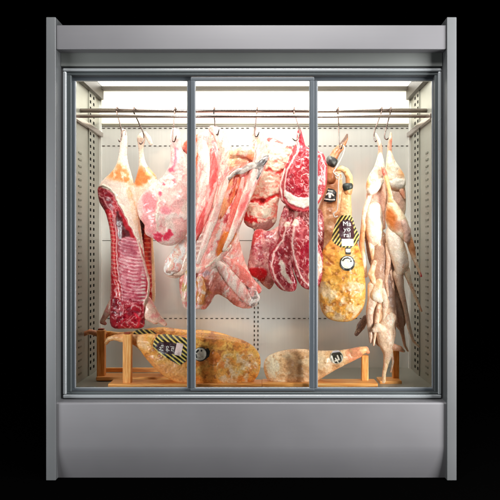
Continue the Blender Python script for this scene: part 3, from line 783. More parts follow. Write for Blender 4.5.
strip('muscle', lb, [(238, 174, 2.75), (235, 184, 5.75), (230, 196, 5.75), (225, 207, 3.75), (220, 218, 1.75)], .312, (204, 88, 56), extra=[('mot', (236, 150, 96), None, {'sc': (2, 12), 'ang': 24, 'th': .5, 'a': .7}), ('mot', (150, 40, 30), None, {'sc': (2, 10), 'ang': 24, 'th': .6, 'a': .8})])
strip('muscle', lb, [(243, 178, 1.75), (241, 190, 3.00), (237, 204, 4.00), (232, 218, 4.00), (228, 230, 2.50)], .308, (222, 110, 96))
strip('membrane', lb, [(228, 178, 2.30), (224, 192, 3.45), (218, 208, 4.14), (210, 228, 4.14), (204, 246, 3.45), (198, 262, 2.30)], .318, (255, 232, 220))
strip('muscle', lb, [(222, 257, 2.00), (230, 262, 4.25), (240, 271, 5.25), (250, 282, 5.00), (258, 290, 3.75)], .31, (226, 124, 112))
strip('muscle', lb, [(217, 262, 3.00), (224, 270, 5.75), (234, 282, 6.50), (244, 294, 5.75), (250, 301, 4.50)], .306, (252, 222, 210), extra=[('ell', (247, 296, 3, 3, 0), (170, 120, 110), {'soft': 2, 'a': .6})])
strip('membrane', lb, [(194, 271, 2.30), (204, 270, 3.45), (213, 265, 3.45), (221, 257, 2.76), (230, 246, 1.84)], .308, (252, 228, 210))
strip('muscle', lb, [(210, 268, 3.75), (216, 276, 5.50), (224, 286, 5.50), (230, 294, 3.75)], .322, (222, 130, 116))
strip('foreleg', lb, [(190, 274, 5), (187, 286, 5), (186, 298, 4.4), (188, 305, 3)], .30, (232, 214, 196), extra=[('mot', (206, 170, 110), None, {'sc': (4, 5), 'th': .56})])
strip('foreleg', lb, [(200, 280, 4), (202, 290, 4.6), (200, 301, 4.2)], .295, (236, 200, 170), extra=[('mot', (206, 130, 60), None, {'sc': (4, 4), 'th': .5, 'a': .8})])
strip('knuckle', lb, [(252, 290, 4), (256, 298, 4.2), (252, 304, 3.2)], .30, (236, 228, 222), extra=[('mot', (140, 120, 114), None, {'sc': (3, 3), 'th': .58, 'a': .8})])

# ---- pork rib slab
sh = [('p', [(266.5, 139.5), (273, 138), (283, 142.5), (292, 146), (296, 156), (290, 168), (284, 176), (281, 192), (277.5, 210), (275.5, 223), (265.5, 231), (254, 229.5), (244, 222.5), (245.5, 210), (251, 194), (255, 180), (262, 170), (265, 155)])]
ops = [('mot', (242, 160, 140), None, {'sc': (7, 6), 'th': .5, 'a': .7, 'sw': .12}), ('vein', (214, 84, 80), None, {'sc': (8, 6), 'w': .03, 'a': .7}),
       ('mot', (226, 110, 96), None, {'sc': (6, 5), 'th': .64, 'a': .8, 'h': -.5}),
       ('line', [(266, 140), (274, 139), (283, 143), (292, 148)], (212, 66, 60), 4.2, {'soft': 1}),
       ('line', [(262, 170), (269, 171.5), (278, 173), (286, 171)], (216, 70, 64), 2.6, {'soft': 1.2, 'h': -1.5}),
       ('line', [(250, 202), (257, 201), (263, 204), (272, 198), (279, 196)], (206, 46, 44), 3.2, {'soft': 1, 'h': -1.2}),
       ('ell', (262, 201, 3, 2, 0), (140, 20, 24), {}),
       ('poly', [(244, 212), (252, 214), (258, 218), (266, 217), (262, 223), (250, 224), (243, 222)], (210, 40, 44), {'soft': 1}),
       ('poly', [(244, 221), (256, 224), (275, 218), (276, 224), (266, 232), (252, 230)], (176, 120, 112), {'soft': 1}),
       ('line', [(282, 172), (280, 192), (276, 214)], (220, 90, 84), 1.6, {'a': .8}),
       ('ell', (274, 158, 3, 2.4, 0), (222, 110, 90), {}), ('ell', (276, 168, 2.4, 1.4, 0), (222, 110, 90), {}),
       ('mot', (255, 244, 220), None, {'sc': (5, 5), 'th': .58, 'a': .8})]
ps, _ = piece('pork_slab', sh, 0.46, 0.7, (250, 216, 192), ops, step=.5, lump=1.0, cap=12, rough_edge=.5)
tag(ps, 'thick slab of creamy pork fat with red seams beside the ribeye joint', 'pork slab')

# ---- ribeye joint
def steak_ops(poly, big):
    return [('mot', (150, 22, 44), None, {'sc': (6, 6), 'th': .55, 'a': .6}),
            ('vein', (244, 186, 186), None, {'sc': (6, 8), 'ang': 30, 'w': .032, 'a': .75, 'h': .3}),
            ('vein', (240, 170, 172), None, {'sc': (3.2, 3.2), 'w': .04, 'a': .32})]
rj = empty('ribeye_joint', P(300, 130, 0.35), 'marbled red ribeye joint with white fat crescent hung behind right stile', 'beef joint')
sh = [('p', [(297.5, 131), (300.5, 129), (303, 137), (306.5, 148), (313, 150), (320, 151), (324.6, 156), (327.2, 168), (326.4, 185), (321, 200), (312, 210), (303, 212.4), (294, 210.5), (286, 205), (282.6, 197), (282.8, 186), (284, 175), (287.5, 167), (293, 156), (296, 144)])]
rim = [(287, 184), (291, 173), (297, 162), (304, 154), (312, 152), (319, 155), (324, 166), (323, 184), (318, 196), (308, 193), (297, 193), (289, 190)]
ops = steak_ops(None, 1) + [
    ('line', [(296, 140), (298, 150), (293, 160), (287, 170), (284.4, 184), (285, 196)], (250, 214, 204), 1.5, {'warp': .8, 'h': .6}),
    ('line', [(300, 146), (296, 158), (290, 170), (287.5, 182)], (220, 110, 112), 1.2),
    ('poly', [(284.5, 191), (291, 194.5), (299, 198), (308, 197.5), (316, 195), (321, 196), (314, 205), (303, 208.5), (292, 205), (286, 199)], (254, 244, 230), {'soft': .9, 'h': 1.0, 'warp': 1.6}),
    ('line', [(284, 200), (292, 207.6), (303, 210.6), (312, 208), (321, 199), (325.6, 186), (326.4, 170)], (212, 92, 96), 1.8, {'warp': .5}),
    ('line', [(306, 150), (314, 152), (321, 155), (324.6, 166), (324.2, 184)], (250, 206, 200), 1.3, {'warp': .8}),
    ('vein', (252, 220, 212), None, {'sc': (9, 9), 'w': .03, 'a': .9, 'in': rim}),
    ('poly', [(297, 132), (303, 136), (307, 148), (301, 152), (298, 146)], (190, 44, 60), {'soft': 1}),
    ('line', [(298, 134), (299, 146), (297, 154)], (250, 226, 214), 1.5)]
piece('front_steak', sh, 0.34, 0.4, (164, 40, 50), ops, parent=rj, step=.5, lump=.7, cap=8)
sh = [('p', [(292, 150), (297, 144), (312, 150), (318, 170), (316, 198), (306, 208), (291, 207), (281.5, 201), (279, 190), (281, 178), (286, 164)])]
piece('rear_steak', sh, 0.385, 0.35, (170, 60, 66), steak_ops(None, 1) + [('line', [(291, 152), (284, 168), (280.8, 184), (282, 200)], (248, 214, 204), 1.8)], parent=rj, step=.6, lump=.5, cap=6)

# ---- chops below
ch = empty('beef_chops', P(295, 214, 0.36), 'bunch of marbled beef chops hanging below the ribeye joint', 'beef chops')
def chop(shp, Y, ops, b=(158, 50, 58), kk=.45, nm='chop'):
    piece(nm, [('p', shp)], Y, kk, b, [('mot', (146, 34, 50), None, {'sc': (5, 7), 'th': .55, 'a': .7}), ('vein', (238, 184, 180), None, {'sc': (3.5, 7), 'ang': -14, 'w': .05, 'a': .8, 'h': .3}),
                                  ('mot', (226, 146, 144), None, {'sc': (3, 6), 'th': .62, 'a': .5})] + ops, parent=ch, step=.5, lump=.8, cap=6.5)
chop([(287, 219), (291, 217), (294, 224), (296, 238), (294, 255), (293, 270), (297, 282), (295, 290.5), (287, 291.5), (280, 289), (273.5, 281), (268.5, 267), (269.5, 254), (277, 243), (281, 232)], 0.33,
     [('line', [(286, 226), (283, 240), (274, 252), (271.4, 266), (276, 280), (284, 289)], (248, 210, 200), 1.6, {'warp': .8, 'h': .5}),
      ('line', [(281, 262), (284, 274), (291, 282)], (252, 232, 216), (5, 3.6), {'h': .6}), ('ell', (287, 224, 2.6, 3, 0), (250, 226, 206), {})])
chop([(296, 217.5), (300, 217), (307, 225), (314, 236), (321, 248), (324, 266), (321.5, 280), (315, 289), (304.5, 288.5), (298, 281), (292.5, 266), (289.5, 248), (290, 232), (293, 222)], 0.315,
     [('line', [(294, 226), (292, 244), (295, 262), (301, 277), (309, 286)], (250, 214, 204), 1.7, {'warp': .8, 'h': .5}),
      ('ell', (295, 222.6, 4, 3.4, 20), (252, 232, 212), {'soft': 1}),
      ('poly', [(311, 258), (318, 252), (322, 262), (320, 276), (312, 282), (308, 276), (311, 268)], (250, 216, 196), {'soft': 1, 'h': .5}),
      ('mot', (160, 24, 48), None, {'sc': (4, 8), 'th': .48, 'a': .8, 'in': [(300, 236), (308, 236), (315, 256), (306, 266), (300, 256)]})])
chop([(284, 206), (296, 206), (316, 208), (323, 214), (324, 240), (318, 262), (300, 250), (290, 232), (284, 222)], 0.41, [('line', [(287, 208), (284, 222)], (220, 190, 176), 2.4), ('line', [(297, 210), (296, 222)], (190, 150, 140), 3)], (140, 72, 70))
chop([(282, 212), (286, 207), (289, 210), (287.5, 222), (284, 232), (279, 238), (278.5, 226)], 0.36, [], (198, 140, 130), .7, 'rib_bone')
sh = [('p', [(254, 232), (260, 229), (269, 231), (280, 226), (285, 232), (285, 246), (280, 262), (276, 278), (270.5, 289), (264, 286), (257, 279), (249, 275), (247.5, 268), (250, 252)])]
ms, _ = piece('meat_chunk', sh, 0.44, .62, (198, 128, 124),
              [('mot', (226, 168, 160), None, {'sc': (6, 7), 'th': .5, 'a': .8}), ('mot', (168, 56, 70), None, {'sc': (5, 6), 'th': .56, 'a': .8}),
               ('poly', [(254, 232), (262, 230), (263, 238), (257, 242), (252, 246)], (196, 70, 70), {'soft': 1.2}),
               ('poly', [(248, 271), (254, 267), (263, 268), (267, 275), (262, 282), (253, 277)], (196, 30, 38), {'soft': 1.1, 'h': .8}),
               ('vein', (240, 206, 196), None, {'sc': (6, 8), 'w': .025, 'a': .7})], step=.5, lump=1.2, cap=11, rough_edge=.5)
tag(ms, 'pinkish meat chunk with a bright red lower end, left of the beef chops', 'meat chunk')

# ================================================================== HAMS
def rind(amt=1.0, pale=None):
    return [('mot', (232, 160, 74), None, {'sc': (16, 14), 'th': .5, 'a': .7, 'sw': .14}), ('mot', (200, 116, 52), None, {'sc': (12, 8), 'th': .57, 'a': .6, 'sw': .12}),
            ('mot', (255, 208, 112), None, {'sc': (10, 8), 'th': .58, 'a': .7, 'sw': .1}), ('mot', (140, 78, 34), None, {'sc': (4, 3.5), 'th': .64, 'a': .6, 'h': -.4}),
            ('vein', (170, 100, 44), None, {'sc': (14, 9), 'w': .014, 'a': .6, 'h': -.2}),
            ('mot', (120, 92, 44), None, {'sc': (2.2, 2.2), 'th': .72, 'a': .4})]
def mould(poly): return [('mot', (254, 236, 210), None, {'sc': (6, 7), 'th': .5, 'a': .65, 'in': poly, 'h': .3}), ('mot', (186, 146, 86), None, {'sc': (3, 3), 'th': .62, 'a': .4, 'in': poly}), ('vein', (160, 120, 70), None, {'sc': (6, 6), 'w': .02, 'a': .5, 'in': poly})]
BLACKGOLD = (22, 20, 16); GOLD = (236, 214, 120)

# hanging ham in front
h1 = empty('cured_ham', P(342, 170, 0.35), 'golden cured ham hung by a cord with a striped shield label', 'ham')
sh = [('p', [(340, 205), (343, 188), (350, 188), (351.5, 205), (352, 220), (355.5, 238), (361, 254), (364.6, 275), (365.4, 297), (361.5, 311), (353, 320), (340, 321.8), (326, 317), (319.4, 303), (318.6, 278), (321, 255), (328, 243), (335, 234), (339, 220)])]
body, smp1 = piece('ham_body', sh, 0.34, .72, (232, 168, 76), rind() + mould([(320, 282), (340, 284), (362, 276), (364, 302), (352, 318), (334, 320), (322, 308)]) +
                   [('poly', [(338, 186), (352, 186), (353, 222), (340, 224)], (222, 170, 120), {'soft': 4}),
                    ('ell', (330, 258, 5, 3, 20), (140, 60, 24), {'a': .7, 'soft': 2}), ('ell', (327, 264, 3, 2, 0), (150, 66, 22), {'a': .7}),
                    ('mot', (236, 176, 76), None, {'sc': (8, 5), 'th': .5, 'a': .6, 'in': [(320, 256), (346, 262), (344, 276), (320, 280)]})],
                   'ham', h1, step=.5, lump=1.3, cap=20)
piece('hoof', [('c', [(337.5, 169.5, 1.7), (341.5, 168.4, 2.8), (346, 171, 3.3), (349, 177, 3.5), (349.4, 184, 3.8), (348, 192, 4.2)])], .335, .95, (214, 176, 128),
      [('mot', (176, 110, 60), None, {'sc': (4, 4), 'th': .52, 'a': .7}), ('ell', (338, 169.5, 3.4, 3, 0), (200, 150, 96), {})], 'ham', h1)
piece('strap', [('p', [(343, 184), (351.6, 183), (352.4, 188.6), (344, 190.6)])], .322, .8, (36, 40, 34), [('mot', (90, 96, 84), None, {'sc': (3, 3), 'th': .6})], 'print', h1, lump=.1)
lab = decal('shield_label', [(341, 215.5), (350, 215.5), (352.5, 217.5), (355, 226), (359.5, 236), (358, 241.5), (352, 247.8), (340, 247.5), (333, 243), (331.4, 239), (334, 228), (338, 218)], .34, smp1, BLACKGOLD,
            [('bars', GOLD, None, {'ang': -56, 'sp': 3.0, 'duty': .42, 'edge': .12, 'warp': 0}),
             ('poly', [(340.2, 222), (352, 222), (352.8, 239), (340, 239)], (64, 26, 40), {'warp': 0, 'soft': .3})], parent=h1)
for t_, y_ in (('Ma', 223.8), ('yo', 229.2), ('ral', 235.0)):
    lettering('label_lettering', t_, 346.4, y_, 4.7, 0, .34, smp1, 'white', lab, sx=1.15)
rx = [(340.8, 239.0), (352.8, 239.0), (352.8, 246), (340.8, 246)]
decal('price_panel', rx, .34, smp1, (244, 240, 226), [], parent=lab, off=.9)
decal('tag_band', [(344.4, 247.6), (349.6, 247.6), (349.6, 254.4), (344.4, 254.4)], .34, smp1, (40, 38, 30), [('poly', [(345, 249), (349.4, 249), (349.4, 252), (345, 252)], (240, 236, 220), {'warp': 0, 'soft': .3})], parent=h1, off=.8)
def disc(name, cx, cy, r, Y, smp, parent, face, ops, off):
    pts = [(cx + r * math.cos(a * math.pi / 12), cy + r * math.sin(a * math.pi / 12)) for a in range(24)]
    return decal(name, pts, Y, smp, face, ops, parent=parent, off=off, step=.4)
tg = disc('round_tag', 346.2, 263, 7.6, .34, smp1, h1, (44, 44, 38), [], .9)
disc('tag_face', 346.0, 262.2, 6.1, .34, smp1, tg, (240, 242, 226), [('line', [(341.5, 260.4), (343.5, 258.4), (346.6, 257.8), (349, 259)], (20, 20, 20), 1.3, {'warp': 0, 'soft': .3}),
     ('ell', (349.6, 261, 1, .9, 0), (20, 20, 20), {'warp': 0, 'soft': .3}), ('line', [(342.5, 265.5), (346, 267), (350, 265)], (196, 206, 190), .8, {'warp': 0, 'soft': .4})], 1.5)
# hanging ham behind
h2 = empty('cured_ham', P(333, 140, 0.46), 'brown cured ham with a black strap and hoof raised, hung behind the golden one', 'ham')
sh = [('p', [(327, 172), (335, 168), (341, 172), (343, 190), (346, 210), (352, 230), (354, 252), (346, 268), (328, 272), (316, 262), (312, 240), (316, 215), (322, 198), (325, 184)])]
b2, smp2 = piece('ham_body', sh, .46, .6, (206, 156, 112), [('mot', (176, 116, 76), None, {'sc': (8, 10), 'th': .5, 'a': .7}), ('mot', (228, 190, 156), None, {'sc': (6, 9), 'th': .56, 'a': .7}),
                 ('poly', [(326, 170), (338, 168), (340, 190), (326, 192)], (196, 138, 98), {'soft': 4})], 'ham', h2, lump=1, cap=14)
piece('hoof', [('c', [(347, 134.5, 1.0), (345.8, 139, 2.2), (341.5, 146.5, 3.4), (336, 152, 4.2), (331.5, 161, 4.6), (330, 170, 4.8), (331, 178, 5)])], .43, .9, (190, 140, 100),
      [('mot', (150, 84, 44), None, {'sc': (4, 5), 'th': .5, 'a': .6}), ('line', [(347.5, 133), (345, 139.5), (341, 144)], (84, 56, 36), 3.4, {'soft': 1.2})], 'ham', h2)
piece('strap', [('p', [(328.5, 155.5), (337.6, 160), (334, 167.4), (326.6, 163)])], .405, .8, (36, 36, 34), [('mot', (96, 98, 92), None, {'sc': (3, 3), 'th': .58})], 'print', h2, lump=.1)
bl = decal('brand_label', [(327.5, 188.6), (333.6, 190), (336, 193), (335.2, 201.4), (330, 203), (323, 201.6), (325, 196)], .46, smp2, (30, 26, 24),
           [('line', [(325.6, 195.2), (328, 193.6), (331, 194.2), (333, 196.2)], (240, 236, 226), 1.3, {'warp': 0, 'soft': .3}),
            ('line', [(329, 194.6), (329.2, 197.4)], (240, 236, 226), 2.4, {'warp': 0, 'soft': .3}),
            ('line', [(323.6, 199.4), (329, 200.2), (333.8, 200.4)], (236, 232, 224), 1.1, {'warp': 0, 'soft': .3}),
            ('line', [(327.6, 190.8), (332, 191.6)], (226, 232, 220), .9, {'warp': 0, 'soft': .3})], parent=h2, off=1.6)
# cord
pts = [P(341, 144.5, .40), P(344.5, 147, .37), P(343.5, 153, .355), P(340, 161, .34), P(336, 168, .325), P(333.6, 172, .315), P(336.5, 175.5, .305), P(339.6, 176.5, .305), P(338.6, 181, .30), P(338.2, 195, .295), P(337.8, 206, .29), P(336.6, 211, .29), P(333.6, 213.5, .29), P(334.8, 217, .29), P(338, 216, .29)]
MBc = MB(); MBc.tube(spline(pts, 6), .0036, 8)
o = MBc.build('hanging_cord', M['cord'], None, smooth=True, base=P(341, 144.5, .40)); tag(o, 'looped white cord tying the hanging hams to their hook', 'cord')
pts = [P(339.8, 175.5, .315), P(335.4, 172.4, .31), P(336.6, 178.4, .31), P(341.6, 178.6, .31), P(341.0, 173.6, .312), P(337, 176, .306)]
kn = MB(); kn.tube(spline(pts, 6), .0034, 8); k_ = kn.build('cord_knot', M['cord'], o, smooth=True)

# lying hams
def lying(label, bodyshape, Y, kk, base, ops, hoofc, hoofops, cap=17, loc=None):
    e = empty('cured_ham', loc, label, 'ham')
    b, s_ = piece('ham_body', bodyshape, Y, kk, base, ops, 'ham', e, step=.5, lump=1.0, cap=cap)
    piece('hoof', [('c', hoofc)], Y - .004, .9, (232, 186, 130), hoofops, 'ham', e)
    return e, b, s_
YF, YK = .30, .52
l1, lb1, sl1 = lying('golden cured ham lying on its stand across the left door stile', [('p', [(118, 334.5), (127, 333.5), (138, 334.5), (150, 333.6), (165, 334.5), (180, 335.5), (200, 333), (222, 335), (240, 339), (253, 346), (259.5, 355), (260.5, 366), (257, 377), (247, 384.6),
            (225, 387.4), (200, 387), (182, 384), (168, 378), (155, 368), (146, 358), (138, 348), (128, 342.5), (118, 341.4)])], YF, .72, (240, 174, 88),
            rind() + mould([(222, 356), (240, 352), (257, 362), (254, 380), (234, 385), (218, 374)]) +
            [('poly', [(118, 332), (142, 332), (148, 350), (136, 346), (118, 343)], (238, 190, 132), {'soft': 4}),
             ('poly', [(146, 356), (160, 360), (184, 364), (190, 378), (184, 384), (168, 377), (154, 368)], (224, 164, 108), {'soft': 4, 'a': .7}),
             ('mot', (222, 116, 48), None, {'sc': (9, 7), 'th': .52, 'a': .6, 'sw': .13, 'in': [(196, 360), (214, 350), (226, 362), (216, 384), (198, 384)]})],
            [(106.2, 343, 1.9), (109, 339, 2.4), (114, 337.6, 2.8), (120, 337.6, 3.7), (128, 338, 4.4)], [('mot', (206, 140, 90), None, {'sc': (4, 3), 'th': .5, 'a': .7})], loc=P(190, 388, YF))
lab2 = decal('shield_label', [(158.5, 334.5), (166, 334), (178, 335.6), (188.6, 337.4), (190, 350), (187, 360), (181, 363.6), (172, 359), (160, 352), (154.2, 345.5), (154.8, 340)], YF, sl1, BLACKGOLD,
             [('bars', (226, 206, 110), None, {'ang': 38, 'sp': 3.4, 'duty': .44, 'edge': .12, 'warp': 0}),
              ('poly', [(160, 341.5), (178, 342.6), (176.6, 352.4), (159.4, 350)], (58, 26, 38), {'warp': 0, 'soft': .3})], parent=l1)
for t_, x_ in (('Ma', 162.7), ('yo', 168.0), ('ral', 173.4)):
    lettering('label_lettering', t_, x_, 346.3 + (x_ - 162.7) * .1, 4.3, -84, YF, sl1, 'white', lab2, sx=.82)
decal('price_panel', [(178, 341.4), (184.6, 342.6), (182.4, 354.4), (175.8, 353)], YF, sl1, (246, 224, 222), [], parent=lab2, off=.95)
tie = decal('tag_tie', [(204, 348), (209, 346.6), (211, 350), (210, 355), (206, 358)], YF, sl1, (40, 36, 32), [], parent=l1, off=.7)
tg2 = disc('round_tag', 201.6, 352.6, 7.0, YF, sl1, l1, (60, 56, 50), [], .9)
disc('tag_face', 201.2, 352.4, 6.2, YF, sl1, tg2, (244, 244, 234), [('line', [(198, 350.2), (199.4, 348.6)], (16, 16, 16), 1.7, {'warp': 0, 'soft': .3}), ('ell', (202.6, 349, .9, .9, 0), (20, 20, 20), {'warp': 0, 'soft': .3}),
      ('line', [(197.4, 352.6), (198, 355.6)], (30, 30, 30), 1.1, {'warp': 0, 'soft': .3}), ('line', [(200, 356), (204, 355)], (190, 190, 178), .8, {'warp': 0, 'soft': .4})], 1.5)

l2, lb2, sl2 = lying('cured ham lying furthest back on the left, mostly hidden by the golden one', [('p', [(97, 330.5), (108, 331), (120, 332), (135, 331), (150, 328), (166, 327.4), (185, 329.6), (205, 330), (225, 334), (238, 341), (241, 352), (236, 364),
            (222, 372), (200, 374), (175, 372), (155, 362), (144, 350), (132, 341), (116, 338.5), (98, 337.5)])], YK, .6, (240, 178, 92), rind(),
            [(80.5, 337, 1.9), (84, 334, 2.3), (90, 331.6, 2.5), (97, 333.6, 3), (104, 334.4, 3.6)], [('mot', (176, 110, 74), None, {'sc': (4, 3), 'th': .45, 'a': .8})], loc=P(180, 379, YK))
decal('shield_label', [(135.5, 330.4), (142, 329), (152, 329.6), (160, 334), (160, 352), (151, 355), (142, 348), (134.4, 340), (133, 334.6)], YK, sl2, BLACKGOLD,
      [('bars', (214, 200, 110), None, {'ang': 34, 'sp': 3.2, 'duty': .42, 'edge': .12, 'warp': 0})], parent=l2)

l3, lb3, sl3 = lying('pale beige cured ham lying on its stand across the right door stile', [('p', [(360, 347.2), (350, 348.6), (337, 350.4), (322, 350.6), (306, 349.2), (294, 349), (279, 351.4), (267, 357), (263.6, 367), (267, 378.5), (275, 385),
            (290, 388), (306, 387.4), (318, 380.5), (330, 373), (343, 366), (356, 359.5), (362, 355.6)])], YF, .66, (224, 186, 140),
            [('mot', (206, 158, 112), None, {'sc': (10, 7), 'th': .5, 'a': .7}), ('mot', (240, 214, 176), None, {'sc': (7, 6), 'th': .55, 'a': .7}), ('mot', (180, 130, 84), None, {'sc': (3, 3), 'th': .68, 'a': .7, 'h': -.4}),
             ('mot', (242, 230, 200), None, {'sc': (4, 5), 'th': .44, 'a': .8, 'in': [(264, 360), (276, 354), (280, 372), (288, 386), (274, 384)]}),
             ('ell', (288, 360, 6, 3, 20), (196, 140, 90), {'a': .6, 'soft': 2}),
             ('poly', [(346, 349), (364, 346), (364, 356), (350, 362)], (228, 150, 112), {'soft': 3, 'a': .8})],
            [(352, 353.6, 5.0), (360, 351, 4.4), (365.4, 349.6, 3.4), (367.8, 352, 2.0)], [('mot', (222, 140, 110), None, {'sc': (4, 3), 'th': .5, 'a': .7})], loc=P(310, 388, YF))
tg3 = disc('round_label', 336.2, 356.4, 6.6, YF, sl3, l3, (190, 186, 168), [('ell', (336.2, 356.4, 5.8, 5.8, 0), (48, 46, 34), {'warp': 0, 'soft': .3}),
     ('line', [(331.2, 355.4), (332.4, 359.6), (334, 363)], (238, 234, 220), 1.5, {'warp': 0, 'soft': .3}), ('line', [(334.6, 360), (338.4, 358.6), (337, 355)], (238, 234, 220), 1.5, {'warp': 0, 'soft': .3}),
     ('line', [(335, 357.6), (337.6, 361.4)], (238, 234, 220), 1.2, {'warp': 0, 'soft': .3}), ('line', [(340.4, 354.6), (341.6, 359)], (220, 216, 200), .9, {'warp': 0, 'soft': .3}),
     ('line', [(332.6, 351.6), (339, 350.8)], (200, 200, 214), 1.2, {'warp': 0, 'soft': .4})], .7)

# ================================================================== WOODEN STANDS
def stand(label, xp0, xp1, ytop, Y, xa, xb, ybase, clamp=True, back=False, dy=0.0):
    e = empty('ham_stand', P((xp0 + xp1) / 2, ybase, Y), label, 'ham stand', 'wooden ham stands')
    m = MB(); m.pbox(xp0, xp1, ytop, ybase - 4.2, Y - dy, Y - dy + 0.045); m.build('upright', M['wood'], e, bevel=.004)
    m = MB(); m.pbox(xa, xb, ybase - 4, ybase, Y - 0.09, Y + 0.06); m.build('base_board', M['woodx'], e, bevel=.004)
    if back:
        m = MB(); m.pbox(xp0 + 9, xb, ybase - 13, ybase - 8.5, Y + .075, Y + .1); m.build('back_rail', M['woodx'], e, bevel=.003)
    if clamp:
        m = MB(); xm = (xp0 + xp1) / 2
        m.pbox(xm - 2.8, xm + 2.8, ytop - 1.8, ytop - .2, Y - dy + .004, Y - dy + .04)
        m.build('clamp', M['clampred'], e, bevel=.003)
    return e
M['clampred'] = metal('red_brown_clamp', (150, 62, 30), 0.1, .4, .5)
stand('wooden ham stand whose upright crosses the shank of the front golden ham', 122.6, 131.2, 334.4, .30, 108, 262, 387.8, dy=.065)
stand('leftmost wooden ham stand, standing behind the others with a rail at its back', 96.6, 104.6, 330.4, .50, 96, 252, 381, back=True, dy=.055)
stand('wooden ham stand under the pale ham hoof', 361.8, 368.6, 355.5, .30, 262, 378, 387.2, clamp=False)
stand('wooden ham stand at far right under the bird foot', 393, 399.4, 350.8, .42, 380, 402, 385.0, clamp=False)

# ================================================================== BIRDS
SK = (248, 226, 198); GB = 'plucked birds hung by their feet'
def bird(label, parts, Y, ops_body, b=SK):
    e = empty('plucked_bird', P(parts[0][2][0][0], parts[0][2][0][1], Y), label, 'plucked bird', GB)
    for nm, kind, pts, dy, kk, extra in parts:
        shp = [(kind, pts)] if not isinstance(pts[0], list) else [('c' if len(q[0]) == 3 else 'p', q) for q in pts]
        piece(nm, shp, Y + dy, kk, b if nm != 'foot' else (236, 190, 160), [('mot', (228, 182, 154), None, {'sc': (5, 10), 'th': .54, 'a': .5, 'sw': .12}), ('mot', (255, 246, 226), None, {'sc': (4, 7), 'th': .58, 'a': .8}), ('vein', (196, 120, 96), None, {'sc': (7, 16), 'w': .02, 'a': .5})] + ops_body + extra,
              'bird', e, step=.5, lump=.7, lsc=6, cap=10, sm=3)
    return e
TAN = lambda x, y, rx, ry, an=0, a=.8, c=(206, 140, 84): ('ell', (x, y, rx, ry, an), c, {'soft': 2.5, 'a': a})
GREYP = lambda poly, a=.7, c=(176, 146, 134): ('poly', poly, c, {'soft': 2.5, 'a': a})
bird('plucked bird hung leftmost with cream thigh and long pinkish body', [
    ('bird_body', 'p', [(372, 176), (380, 170), (385, 180), (385, 200), (383, 222), (384, 246), (383, 262), (376, 274), (369, 262), (366, 246), (364, 228), (366, 206), (367, 190)], 0.02, .75,
        [GREYP([(366, 192), (384, 190), (385, 226), (366, 226)], .7, (206, 150, 136)), GREYP([(362, 236), (385, 236), (385, 276), (362, 276)], .9, (128, 92, 76))]),  # lower body painted dark for the shaded gap between the limbs
    ('breast', 'p', [(369, 205), (375, 202), (381, 206), (383, 222), (382, 238), (377, 246), (370, 244), (366, 234), (366, 218)], -.016, .7, [('mot', (255, 248, 232), None, {'sc': (7, 12), 'th': .42, 'a': .9}), TAN(366, 232, 2.4, 10)]),
    ('leg', 'c', [(379, 240, 2.8), (381, 254, 2.2), (383, 270, 1.8), (385, 288, 1.4)], -.02, .9, []),
    ('leg', 'c', [(371, 242, 3), (373, 256, 2.4), (376, 270, 1.7), (377, 282, 1.2)], -.015, .9, [TAN(373, 260, 3, 9, 0, .5)]),
    ('neck', 'c', [(382.6, 180, 2.2), (383.6, 196, 2.6), (383, 212, 2.2), (384, 228, 1.5)], -.006, .9, [GREYP([(378, 180), (388, 180), (388, 230), (378, 230)], .6, (210, 150, 130))]),
    ('foot', 'c', [(376, 134, .9), (378.6, 140, 1.7), (380.3, 148, 2.0), (380, 156, 2.4)], 0, .9, [('ell', (380, 148, 3.5, 7, 0), (216, 110, 90), {'soft': 2, 'a': .55})]),
    ('thigh', 'p', [(378.5, 154), (382, 154), (384.6, 166), (385, 178), (381, 187), (375, 194), (368, 194.6), (366, 186), (368.5, 176), (374, 167)], -.02, .8,
        [TAN(367, 182, 3, 6), ('poly', [(367, 190), (372, 185), (384, 178), (383, 186), (375, 194), (369, 195)], (255, 248, 236), {'soft': 1.2, 'h': 1.4})]),
    ('wing', 'c', [(372, 190, 2.0), (365, 210, 2.6), (363.4, 226, 2.6), (361.5, 244, 2.6), (364, 262, 2.2), (366, 276, 1.6)], -.012, .9, [TAN(362, 240, 4, 16, 0, .8, (196, 120, 66))]),
], .38, [])
bird('plucked bird hung at right with cream thigh beside the slotted wall', [
    ('bird_body', 'p', [(387, 176), (396, 172), (404, 184), (406, 200), (404, 216), (394, 222), (387, 212), (384, 194)], .012, .75, [GREYP([(392, 192), (406, 190), (404, 212), (394, 212)], .6, (196, 160, 146))]),
    ('foot', 'c', [(391, 133, .9), (390.4, 140, 1.8), (389.6, 146, 2.1), (389.6, 154, 2.6)], 0, .9, [('ell', (390, 144, 3.5, 5, 0), (216, 110, 90), {'soft': 2, 'a': .55})]),
    ('thigh', 'p', [(387.6, 152), (391.4, 152), (396, 162), (402, 171), (405.6, 179), (404.6, 187), (398, 190), (391, 188), (386, 180), (385.4, 168)], -.02, .8,
        [TAN(401, 173, 3.6, 3.4, 0, .7), ('poly', [(388, 182), (396, 180), (404, 181), (404, 188), (397, 190), (389, 187)], (255, 248, 236), {'soft': 1.2, 'h': 1.2})]),
    ('wing', 'c', [(400, 186, 2.6), (402, 192, 2.3), (405, 198.5, .9)], -.028, .9, [TAN(403, 193, 4, 6, 0, .7, (214, 130, 100))]),
], .42, [])
